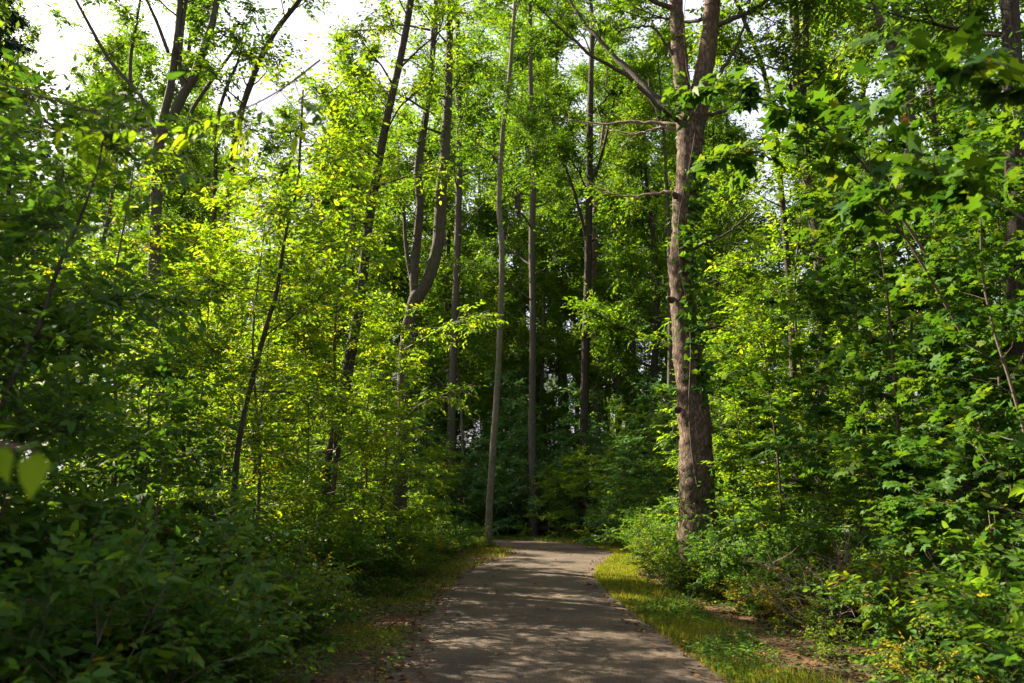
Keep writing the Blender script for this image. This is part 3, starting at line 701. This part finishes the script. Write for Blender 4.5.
sapL = [sapling_proto('lime_sapling', 130, 4.8, .03, 'lime', size=.105, n=28, Ll=(1.7, .5), M=720, jit=.28, elev=(.0, .5)), sapling_proto('lime_sapling', 131, 6.4, .036, 'lime', size=.105, n=32, Ll=(2.0, .6), M=980, jit=.28, elev=(.0, .5), k=9),
        sapling_proto('lime_sapling', 132, 3.6, .024, 'lime', size=.10, n=22, Ll=(1.5, .5), M=540, jit=.28, elev=(.0, .5))]
sapM = [sapling_proto('maple_sapling', 140, 4.6, .03, 'maple', kind='lobed', size=.13, aspect=.85, n=24, Ll=(1.7, .5), M=420, k=6, jit=.35), 
        sapling_proto('maple_sapling', 141, 6.6, .036, 'maple', kind='lobed', size=.12, aspect=.85, n=32, Ll=(2.0, .6), M=720, k=6, jit=.35)]
shr = [shrub_proto('leafy_shrub', 150, 1.5, 'shrub', M=480), shrub_proto('leafy_shrub', 151, 1.9, 'under', size=.09, M=560), shrub_proto('leafy_shrub', 152, 1.1, 'shrub', size=.065, M=440)]
brd = [shrub_proto('broad_leaved_shrub', 155, 1.7, 'under', size=.135, M=230, k=6, L=(.2, .4), aspect=.6, jit=.35), shrub_proto('broad_leaved_shrub', 156, 1.2, 'shrub', size=.12, M=170, k=6, L=(.2, .35), aspect=.6, jit=.35)]
low = [shrub_proto('low_shrub', 160, .65, 'under', size=.085, stems=8, M=130, k=6, aspect=.6, L=(.1, .25)), shrub_proto('low_shrub', 161, .55, 'shrub', size=.06, stems=9, M=170, k=7, L=(.1, .22))]
yel = [shrub_proto('yellowing_shrub', 170, 1.0, 'yellow', size=.07, M=200, k=7)]
dry = [shrub_proto('dry_bramble', 180, 1.2, 'litter', size=.06, M=70, k=5, stems=22, cat='bramble', bark='dead')]

rs = np.random.default_rng(77)
def U(a, b): return float(rs.uniform(a, b))
def jput(protos, x, y, s, label, group=None, **k):
    return put(protos[int(rs.integers(len(protos)))], x, y, U(0, 6.28), s * U(.88, 1.12), label, group, **k)

# ---- left side, along the path
for (x, y, s) in [(-3.4, 5.6, .8), (-4.6, 6.6, .95), (-3.3, 7.8, .75), (-5.6, 8.6, 1.1), (-4.2, 9.4, .85), (-4.4, 4.9, .8)]:
    jput(sapB, x, y, s, 'broad leaved dark green sapling in the shaded thicket at the lower left', 'shaded saplings at lower left')
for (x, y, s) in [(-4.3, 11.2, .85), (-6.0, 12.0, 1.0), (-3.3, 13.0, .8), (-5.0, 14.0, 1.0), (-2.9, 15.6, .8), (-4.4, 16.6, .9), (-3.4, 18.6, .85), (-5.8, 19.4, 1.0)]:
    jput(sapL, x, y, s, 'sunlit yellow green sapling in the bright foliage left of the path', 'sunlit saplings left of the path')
for i in range(26):
    y = 4.5 + i * .72; x = -2.55 - U(0, .9) - (.35 if y > 14 else 0) * 0 
    jput(shr, x + .25, y, U(.6, .95), 'leafy green shrub edging the left side of the path', 'shrubs edging the left of the path')
for i in range(18):
    y = 4.6 + i * .95
    jput(low, -2.0 - U(0, .5), y, U(.6, 1.0), 'low broad leaved shrub at the foot of the left thicket', 'low shrubs at the foot of the left thicket')
for i in range(22):
    jput(shr, -4.2 - U(0, 5), 4.5 + U(0, 18), U(.9, 1.3), 'green shrub filling the thicket behind the left path edge', 'shrubs inside the left thicket')
for i in range(11):
    jput(low + shr[2:], -1.62 - U(0, .35), 12.6 + i * .75, U(.4, .6), 'small leafy shrub leaning over the left path edge before the bend', 'small shrubs leaning over the left path edge')
put(yel[0], -2.5, 10.6, 1, .8, 'small yellowing shrub in the shade of the left thicket')
for (x, y, s) in [(-2.2, 15.2, .7), (-2.4, 16.4, .8), (-2.0, 17.6, .7)]:
    jput(yel, x, y, s, 'yellowing shrub near the reddish litter left of the path', 'yellowing shrubs left of the path')

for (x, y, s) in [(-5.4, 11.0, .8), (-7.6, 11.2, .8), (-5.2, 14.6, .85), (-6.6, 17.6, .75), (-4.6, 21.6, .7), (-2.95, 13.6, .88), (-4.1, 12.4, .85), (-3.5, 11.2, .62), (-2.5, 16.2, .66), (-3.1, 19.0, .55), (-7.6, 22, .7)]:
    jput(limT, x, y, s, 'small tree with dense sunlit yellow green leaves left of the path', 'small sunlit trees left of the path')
for (x, y, s) in [(-5.6, 6.6, .75), (-7.4, 8.0, .85), (-8.6, 5.8, .8)]:
    jput(grnT, x, y, s, 'small shaded green tree at the left edge of the picture', 'small shaded trees at the left edge')
for (x, y, s) in [(-2.7, 4.9, .8), (-3.5, 4.5, 1.0), (-2.9, 6.0, .85), (-4.0, 5.6, 1.15), (-2.9, 7.2, .8), (-3.7, 6.9, 1.1), (-4.6, 7.6, 1.3), (-3.0, 8.6, .85), (-4.9, 5.2, 1.2)]:
    jput(brd, x, y, s, 'broad leaved dark shrub in the shade at the lower left', 'broad leaved shrubs at lower left')
# ---- right side
for (x, y, s) in [(3.7, 6.0, .75), (4.3, 6.9, 1.0), (3.9, 7.8, .8), (4.9, 6.0, 1.2), (5.0, 8.8, 1.1), (4.0, 5.2, .8)]:
    jput(brd, x, y, s, 'broad leaved shrub in the lower right corner thicket', 'broad leaved shrubs at lower right')
for (x, y, s) in [(5.9, 15.8, .95), (8.2, 18.4, 1.05), (5.8, 19.6, 1.0), (9.4, 13.0, 1.0), (7.4, 22.6, 1.05), (11.0, 16.6, 1.0)]:
    jput(grnT + limT[:1], x, y, s, 'small dense green tree standing behind the maple saplings at right', 'small green trees right of the path')
for (x, y, s) in [(6.2, 7.0, .85), (7.6, 9.6, .95), (8.0, 6.4, .9)]:
    jput(sapM[1:], x, y, s, 'tall maple sapling filling the right edge of the picture', 'tall maple saplings at the right edge')
for (x, y, s) in [(4.6, 7.2, .8), (5.6, 8.6, .95), (4.6, 9.8, .9), (6.6, 10.6, 1.0), (5.4, 12.0, 1.0), (4.4, 15.0, .85), (6.8, 13.8, 1.0), (8.4, 12.4, 1.0)]:
    jput(sapM, x, y, s, 'maple sapling with broad lobed leaves right of the path', 'maple saplings right of the path')
for (x, y, s) in [(4.4, 13.6, .75), (5.6, 14.8, .9), (4.3, 17.0, .8), (6.0, 17.2, 1.0), (7.8, 16.0, 1.1), (4.8, 19.4, .9), (7.2, 19.6, 1.1), (9.6, 15.2, 1.1)]:
    jput(sapL, x, y, s, 'bright green sapling with small leaves behind the pine', 'bright saplings behind the pine')
for i in range(26):
    y = 4.6 + i * .68; x = 3.55 + U(0, .7) - (.35 if y > 12 else 0)
    jput(shr, x, y, U(.55, .85), 'leafy green shrub edging the right side of the path', 'shrubs edging the right of the path')
for i in range(16):
    y = 5.6 + i * .85
    jput(low, 3.05 + U(0, .35), y, U(.5, .9), 'low broad leaved shrub at the foot of the right thicket', 'low shrubs at the foot of the right thicket')
for i in range(22):
    jput(shr, 4.8 + U(0, 5), 5 + U(0, 17), U(.9, 1.3), 'green shrub filling the thicket behind the right path edge', 'shrubs inside the right thicket')
for (x, y, s, l) in [(3.45, 9.2, .95, 'tangled brown dry bramble in the right thicket, midway between pine and corner'), (4.7, 8.2, 1.2, 'tall tangle of brown dead stems at the right edge of the picture')]:
    put(dry[0], x, y, U(0, 6), s, l)
for (x, y, s) in [(3.2, 10.8, .6), (3.3, 9.6, .55)]:
    jput(yel, x, y, s, 'yellow green shrub beside the brown dry bramble', 'yellow green shrubs by the bramble')
put(yel[0], 3.35, 6.6, 2, .5, 'yellow leaved shrub low in the lower right corner')

for (x, y, s) in [(2.75, 13.0, .7), (3.25, 12.7, .85), (3.7, 13.2, .8), (2.6, 13.7, .6), (3.0, 14.4, .7), (2.9, 15.4, .6), (3.0, 16.6, .7), (3.4, 18.0, .8)]:
    jput(shr[:1] + shr[2:], x, y, s, 'sunlit shrub crowding the foot of the big pine', 'shrubs at the foot of the pine')
# ---- around and behind the bend
for i in range(46):
    x = -9 + i * .5 + U(-.3, .3); y = 29.6 + U(-.8, 2.2) - max(0, x - 2.5) * .8
    if path_dist(x, y)[0][0] < 2.1: continue
    jput(shr + sapW[1:], x, y, U(.7, 1.1), 'dark green bush in the deep shade behind the path bend', 'bushes behind the path bend')
for (x, y, s) in [(3.6, 21.6, .7), (4.6, 23.2, .85), (3.7, 24.6, .75), (5.6, 21.4, .9), (6.6, 24.4, 1.0), (-2.6, 22.4, .6), (-3.8, 21.2, .8), (-5.4, 23.2, .9), (2.2, 27.8, .7)]:
    jput(sapU, x, y, s, 'leafy green sapling beside the path bend', 'saplings beside the path bend')
for (x, y, s) in [(-1.5, 20.8, .55), (-2.1, 20.0, .6), (-2.6, 21.6, .65), (-1.2, 22.4, .4), (-1.9, 19.2, .6), (-2.0, 18.4, .6), (-1.7, 21.6, .6)]:
    jput(shr, x, y, s, 'small green shrub beside the slender pale trunk', 'shrubs by the slender pale trunk')

for i in range(8):
    x = -10 + i * 3.0 + U(-.5, .5); y = U(32, 37)
    if path_dist(x, y)[0][0] < 3: continue
    jput(busT, x, y, U(.6, .8), 'bushy dark tree leafed to the ground behind the path bend', 'bushy trees behind the path bend')
for i in range(44):
    y = U(38, 75); x = U(-.6, .8) * y
    jput(busT, x, y, U(.8, 1.2), 'bushy tree leafed low down in the far woods', 'bushy trees in the far woods')
for (x, y, s) in [(-7.6, 31.0, 1.2), (-5.4, 30.2, 1.15), (-3.2, 30.6, 1.1), (-1.4, 29.6, .9), (.4, 30.4, 1.1), (2.0, 29.2, 1.0), (3.6, 27.6, 1.05), (4.8, 25.2, 1.0), (5.8, 28.8, 1.2), (3.4, 23.4, .7), (-9.6, 32, 1.2), (-.2, 32.6, 1.2), (3.0, 31.8, 1.2), (-4.4, 33.0, 1.3), (7.8, 27, 1.2)]:
    jput(sapW, x, y, s, 'full leafy sapling in the green wall behind the path bend', 'saplings in the wall behind the bend')
for (x, y, s) in [(2.6, 22.9, .5), (3.0, 24.2, .6), (1.2, 27.2, .6), (2.4, 26.2, .7), (-.8, 28.4, .7), (.6, 28.6, .75), (-2.4, 28.9, .8)]:
    jput(sapL[2:] + sapW[1:], x, y, s, 'small tiered bright sapling at the outer edge of the path bend', 'small saplings around the bend')
for (x, y, s) in [(-.95, 22.6, .38), (-.62, 22.9, .3), (-1.3, 23.2, .45)]:
    jput(shr[:1] + shr[2:], x, y, s, 'small bright shrub at the foot of the slender pale trunk', 'shrubs at the foot of the pale trunk')
# ---- the woods behind
cnt = 0; pos = []
def free(x, y, r):
    for (a, b, c) in pos:
        if (a - x) ** 2 + (b - y) ** 2 < r * r: return False
    pos.append((x, y, r)); return True
tries = 0
while cnt < 52 and tries < 4000:
    tries += 1
    y = U(33, 92); x = U(-.62, .95) * y
    if x < -12 and y < 60 and rs.random() < .6: continue
    u_ = -(x - .5) * .85 + (y - 29) * .53; v_ = (x - .5) * .53 + (y - 29) * .85
    if 2 < u_ < 20 and abs(v_) < 4.5: continue
    if path_dist(x, y)[0][0] < 2.5 or not free(x, y, 2.6): continue
    jput(canT, x, y, U(.8, 1.15), 'tall leafy tree deep in the woods behind the path bend', 'tall trees deep in the woods'); cnt += 1
cnt = 0; tries = 0
while cnt < 60 and tries < 4000:
    tries += 1
    y = U(32, 70); x = U(-.5, .75) * y
    if path_dist(x, y)[0][0] < 2.0 or not free(x, y, 1.2): continue
    jput(thinT, x, y, U(.8, 1.2), 'slender straight trunk among the far trees behind the bend', 'slender trees in the far woods'); cnt += 1
cnt = 0
while cnt < 60:
    y = U(33, 62); x = U(-.5, .7) * y
    if path_dist(x, y)[0][0] < 2.5: continue
    jput(sapU, x, y, U(.8, 1.3), 'dim understory sapling among the far trunks', 'understory saplings in the far woods'); cnt += 1
for (x, y, s) in [(-1, 50, 1.75), (3.5, 52, 1.75), (7.5, 50, 1.7), (-4.5, 51, 1.75), (1.2, 58, 1.9), (11, 52, 1.7), (1.6, 36, .8), (5.2, 33.5, .85), (8.2, 38, .95), (3.4, 46, 1.0), (9.5, 32, .9), (-4.4, 43, 1.25), (-2.4, 33.5, .9), (4.9, 25.5, .95), (0.6, 43, 1.35), (5.6, 42, 1.35), (-9, 45, 1.3)]:
    jput(canT[:4], x, y, s, 'leafy tree closing the view beyond the path bend', 'trees closing the view beyond the bend')
for (x, y, s) in [(-4.2, 38, .85), (-7.4, 40, .85), (-3.2, 45, 1), (-5.2, 48, 1.1), (-1.6, 50, 1.1), (-7.0, 53, 1.2), (1.0, 47, 1.0), (-10.5, 47, 1.1), (4.5, 50, 1.1), (2.6, 38, .75), (6.4, 35.5, .8)]:
    jput(busT, x, y, s, 'bushy tree leafed to the ground behind the green wall', 'bushy trees behind the green wall')
# right side woods and side trees
for (x, y, s) in [(8.5, 17.5, .9), (11, 13.5, .95), (12.5, 19, 1), (9.5, 23, .95), (14.5, 24.5, 1.05), (7.2, 26.5, .9), (16, 17, 1.0), (10.8, 8.5, .95), (12, 29, 1), (17.5, 30, 1), (5.2, 29.5, .9)]:
    jput(canT, x, y, s, 'tall green tree in the woods right of the pine', 'tall trees right of the path')
# left: the edge of the woods, thinner, with the sky behind
for (x, y, s) in [(-12, 52, 1.5), (-17, 56, 1.6), (-6, 54, 1.6), (-25, 46, 1.5), (-19, 48, 1.6), (-33, 58, 1.7), (-10, 49, 1.5), (-26, 62, 1.8), (-2, 58, 1.7), (-9, 58, 1.6), (-22, 50, 1.5), (-29, 56, 1.6), (-14.5, 60, 1.7), (-15.0, 34, 1.3), (-17, 39, 1.35), (-9.0, 44, 1.4), (-22, 41, 1.4), (-27, 40, 1.3), (-13.5, 29, .8), (-18, 44, 1), (-26, 44, 1), (-32, 52, 1), (-24, 55, 1)]:
    jput(canT, x, y, s, 'tree with loose lit crown against the sky at left', 'trees with loose crowns at left')

# dark conifer at the far left
def conifer():
    rs = np.random.default_rng(9)
    base = np.array([-18.6, 26.5, gz(-18.6, 26.5) - .05]); root = empty('conifer_tree', base)
    tag(root, 'dark blue green conifer at the upper left edge', 'tree')
    tr = MB(); H = 19.5; pts = stem_pts(rs, H, .004); tr.tube(pts, np.linspace(.2, .02, 12), 8)
    cr = MB()
    for i in range(110):
        t = .12 + .87 * i / 110; p, _ = at(pts, t); az = i * 2.4; L = 4.0 * (1 - t) ** .8 + .3
        d = np.array([math.cos(az), math.sin(az), -.15 + .5 * t]); b = grow(rs, p, d, L, 5, .05, .02)
        tr.tube(b, np.linspace(.025, .005, 6), 4)
        M = int(40 + 90 * (1 - t)); A, dd, Lt = sample_twigs(rs, [b], M, lo=.1, flat=.3, fwd=1.0, length=(.15, .4)); dd[:, 2] -= .35
        leaf_twigs(cr, None, rs, A, nrm(dd), Lt, 8, .22, 'simple', aspect=.25, jit=.9)
    reg(root, tr.build('trunk', B['dark'], root, smooth=True), cr.build('crown', G['conifer'], root))
conifer()

# near branches reaching into the picture
def near_branch(name, label, pts, n, k, size, leaf, kind, aspect, seed, r=.008, L=(.15, .3), jit=.35, sub=6, parent=None):
    rs = np.random.default_rng(seed); pts = refine(np.array(pts), 20); base = pts[0].copy()
    if parent is None: root = empty(name, base); tag(root, label, 'branch')
    tr = MB(); tr.tube(pts, np.linspace(r, r * .3, 20), 6); ends = [pts[3:]]
    for j in range(sub):
        q, tn = at(pts, rs.uniform(.15, .9)); c = grow(rs, q, nrm(tn + rs.normal(0, .7, 3) * np.array([1, 1, .4])), rs.uniform(.25, .6), 4, .12, -.03)
        tr.tube(c, np.linspace(r * .45, r * .2, 5), 4); ends.append(c)
    A, d, Lt = sample_twigs(rs, ends, n, lo=.1, length=L, flat=.2)
    cr = MB(); leaf_twigs(cr, tr, rs, A, d, Lt, k, size, kind, aspect=aspect, jit=jit, droop=.5)
    if parent is not None:
        b = tr.build('branch', B['twig'], parent[0], smooth=True, origin=parent[1]); cr.build('foliage', G[leaf], b, origin=parent[1]); return
    reg(root, tr.build('stem', B['twig'], root, smooth=True, origin=base), cr.build('foliage', G[leaf], root, origin=base))
# these belong to trees standing just outside the frame
near_branch('maple_branch', 'broad lobed maple leaves hanging in from the upper right edge', [P(1130, 120, 4.2), P(1060, 100, 4.2), P(990, 80, 4.3), P(930, 90, 4.5), P(885, 120, 4.7)], 34, 5, .13, 'maple', 'lobed', .85, 301)
near_branch('maple_branch', 'dark shaded maple branch reaching in below the right edge trunk', [P(1130, 260, 4.0), P(1060, 240, 4.1), P(990, 200, 4.4), P(930, 180, 4.8), P(880, 190, 5.2)], 44, 5, .13, 'maple', 'lobed', .85, 302)
near_branch('maple_branch', 'maple branch spreading toward the pine at mid height', [P(960, 330, 7.4), P(900, 230, 7.3), P(840, 170, 7.2), P(770, 150, 7.1), P(705, 165, 7.0)], 46, 5, .15, 'maple', 'lobed', .85, 303, r=.014, sub=10)
near_branch('maple_branch', 'maple branch with bright leaves right beside the pine fork', [P(930, 260, 7.0), P(860, 160, 6.9), P(800, 115, 6.9), P(745, 98, 6.8), P(690, 90, 6.8)], 38, 5, .15, 'maple', 'lobed', .85, 304, r=.014, sub=10)
near_branch('leafy_branch', 'blurred hanging leaves near the camera at upper left', [P(-60, 60, 2.9), P(20, 90, 2.9), P(100, 115, 3.0), P(170, 150, 3.1), P(215, 190, 3.1)], 20, 6, .085, 'under', 'long', .36, 305, r=.006)
near_branch('leafy_branch', 'leafy branch crossing before the spreading bare stems', [P(320, 60, 4.2), P(280, 90, 4.1), P(240, 110, 4.0), P(190, 120, 3.9), P(130, 130, 3.8)], 24, 6, .09, 'lime', 'long', .4, 306, r=.006)
for q, (pts_, n_) in enumerate([([P(404, 350, 17.8), P(425, 338, 17.0), P(455, 322, 16.2), P(490, 316, 15.6)], 60), ([P(405, 420, 17.8), P(420, 405, 17.0), P(450, 392, 16.0), P(474, 384, 15.6)], 45),
                             ([P(404, 340, 17.8), P(390, 310, 17.0), P(375, 300, 16.0), P(350, 290, 15.6)], 60), ([P(425, 110, 17.8), P(400, 95, 17.0), P(370, 90, 16.0), P(345, 95, 15.6)], 60), ([P(430, 30, 17.8), P(400, 25, 17.0), P(370, 30, 16.0), P(340, 30, 15.6)], 60)]):
    near_branch('branch', None, pts_, n_, 8, .115, 'lime', 'oval', .5, 320 + q, r=.03, L=(.3, .55), sub=12, parent=FORK)
def near_leaf():
    b = P(-40, 440, 1.35); root = empty('leafy_branch', b); tag(root, 'large out of focus bright green leaves very near the camera at left', 'branch')
    tr = MB(); tr.tube(np.array([b, P(-10, 442, 1.34), P(22, 448, 1.33), P(38, 452, 1.33)]), [.005, .004, .003, .002], 5)
    cr = MB(); p = np.array([P(38, 450, 1.33), P(8, 444, 1.34), P(-14, 442, 1.34), P(20, 447, 1.33)])
    cr.leaves(p, np.array([[-.1, 0, -1.], [-.1, .1, -1], [.2, .1, -1], [.9, -.5, .05]]), np.array([[.2, -.9, .3], [-.2, -.9, .3], [.5, -.8, .2], [.1, -.6, 1]]), np.array([.074, .062, .06, .05]), np.array([.052, .045, .045, .035]), 'long', np.array([.6, .5, .4, .5]))
    reg(root, tr.build('stem', B['twig'], root, origin=b), cr.build('foliage', G['lime'], root, origin=b))
near_leaf()

# trees left and behind the camera whose crowns shade the near path
for (x, y, s) in [(-9.5, 7.8, .8), (-7.5, 4.5, .8), (-13.5, 10.5, .7), (5.5, 1.5, .8), (-8.8, 10.2, .8), (-11.8, 11.8, .85)]:
    jput(canT, x, y, s, 'tree beside the near path, mostly outside the picture', 'trees beside the near path')

for p_ in sapW + sapB + brd + limT + grnT + busT + canT + thinT + sapU + sapL + sapM + shr + low + yel + dry:
    if p_.name not in USED:
        for ch in KIDS[p_.name]: bpy.data.objects.remove(ch)
        bpy.data.objects.remove(p_)

# small groups: say which member each one is, counted from the viewer
ORD = ['nearest', 'second nearest', 'third nearest', 'fourth nearest', 'fifth nearest', 'sixth nearest', 'seventh nearest', 'eighth nearest', 'ninth nearest', 'tenth nearest', 'eleventh nearest', 'twelfth nearest']
NUM = {2: 'two', 3: 'three', 4: 'four', 5: 'five', 6: 'six', 7: 'seven', 8: 'eight', 9: 'nine', 10: 'ten', 11: 'eleven', 12: 'twelve'}
grp = {}
for o in C.objects:
    if o.parent is None and 'group' in o: grp.setdefault((o['group'], o['label']), []).append(o)
for (g_, l_), os_ in grp.items():
    if 2 <= len(os_) <= 12 and g_ != 'trees beside the near path' and len(l_.split()) <= 12:
        os_.sort(key=lambda o: o.location[0] ** 2 + o.location[1] ** 2)
        for k_, o in enumerate(os_):
            o['label'] = l_ + ', ' + (ORD[k_] if k_ < len(os_) - 1 or k_ == 0 else 'farthest') + ' of ' + NUM[len(os_)]
# ================================================================== LIGHT, SKY, CAMERA
SUN_AZ, SUN_EL = R(-58), R(38)      # clockwise from straight ahead (+Y), height
sd = np.array([math.sin(SUN_AZ) * math.cos(SUN_EL), math.cos(SUN_AZ) * math.cos(SUN_EL), math.sin(SUN_EL)])
sl = bpy.data.lights.new('sun', 'SUN'); sl.energy = 4.3; sl.angle = R(.55); sl.color = (1, .88, .70)
so = bpy.data.objects.new('sun', sl); C.objects.link(so); so.location = (-20, 10, 30)
so.rotation_euler = Vector(sd).to_track_quat('Z', 'Y').to_euler()
w = bpy.data.worlds.new('World'); bpy.context.scene.world = w; w.use_nodes = True
nt = w.node_tree; bg = nt.nodes['Background']; sk = nt.nodes.new('ShaderNodeTexSky'); sk.sky_type = 'NISHITA'; sk.sun_disc = False
sk.sun_elevation = SUN_EL; sk.sun_rotation = SUN_AZ; sk.air_density = 1.0; sk.dust_density = 5.0; sk.ozone_density = 1.0
# pale lavender added over the blue to whiten the sky, varied by noise
tcw = nt.nodes.new('ShaderNodeTexCoord'); nz = nt.nodes.new('ShaderNodeTexNoise'); nz.inputs['Scale'].default_value = 3.0; nz.inputs['Detail'].default_value = 5
nt.links.new(tcw.outputs['Generated'], nz.inputs['Vector'])
vr_ = ramp(nt, nz.outputs['Fac'], [(.30, (.55,) * 3), (.62, (.92,) * 3)])
mxw = nt.nodes.new('ShaderNodeMix'); mxw.data_type = 'RGBA'
nt.links.new(vr_.outputs[0], mxw.inputs['Factor']); nt.links.new(sk.outputs[0], mxw.inputs[6]); mxw.inputs[7].default_value = (2.2, 2.15, 2.45, 1)
nt.links.new(mxw.outputs[2], bg.inputs[0]); bg.inputs[1].default_value = .083

cam = bpy.data.cameras.new('camera'); co = bpy.data.objects.new('camera', cam); C.objects.link(co)
cam.sensor_width = 36; cam.lens = 36 * FPX / 1024; cam.clip_end = 1500; cam.clip_start = .05
co.location = (0, 0, CAMH); co.rotation_euler = (math.pi / 2 + PITCH, 0, 0)
cam.dof.use_dof = True; cam.dof.focus_distance = 14.5; cam.dof.aperture_fstop = 2.2
sc = bpy.context.scene; sc.camera = co
sc.view_settings.view_transform = 'Standard'; sc.view_settings.look = 'None'; sc.view_settings.exposure = 2.68; sc.view_settings.gamma = 1
cy = sc.cycles
cy.max_bounces = 8; cy.diffuse_bounces = 7; cy.glossy_bounces = 2; cy.transmission_bounces = 3; cy.transparent_max_bounces = 4
cy.sample_clamp_indirect = 6; cy.caustics_reflective = False; cy.caustics_refractive = False
try:
    cy.use_denoising = True; cy.denoiser = 'OPENIMAGEDENOISE'
    cy.denoising_prefilter = 'ACCURATE'
except Exception: pass
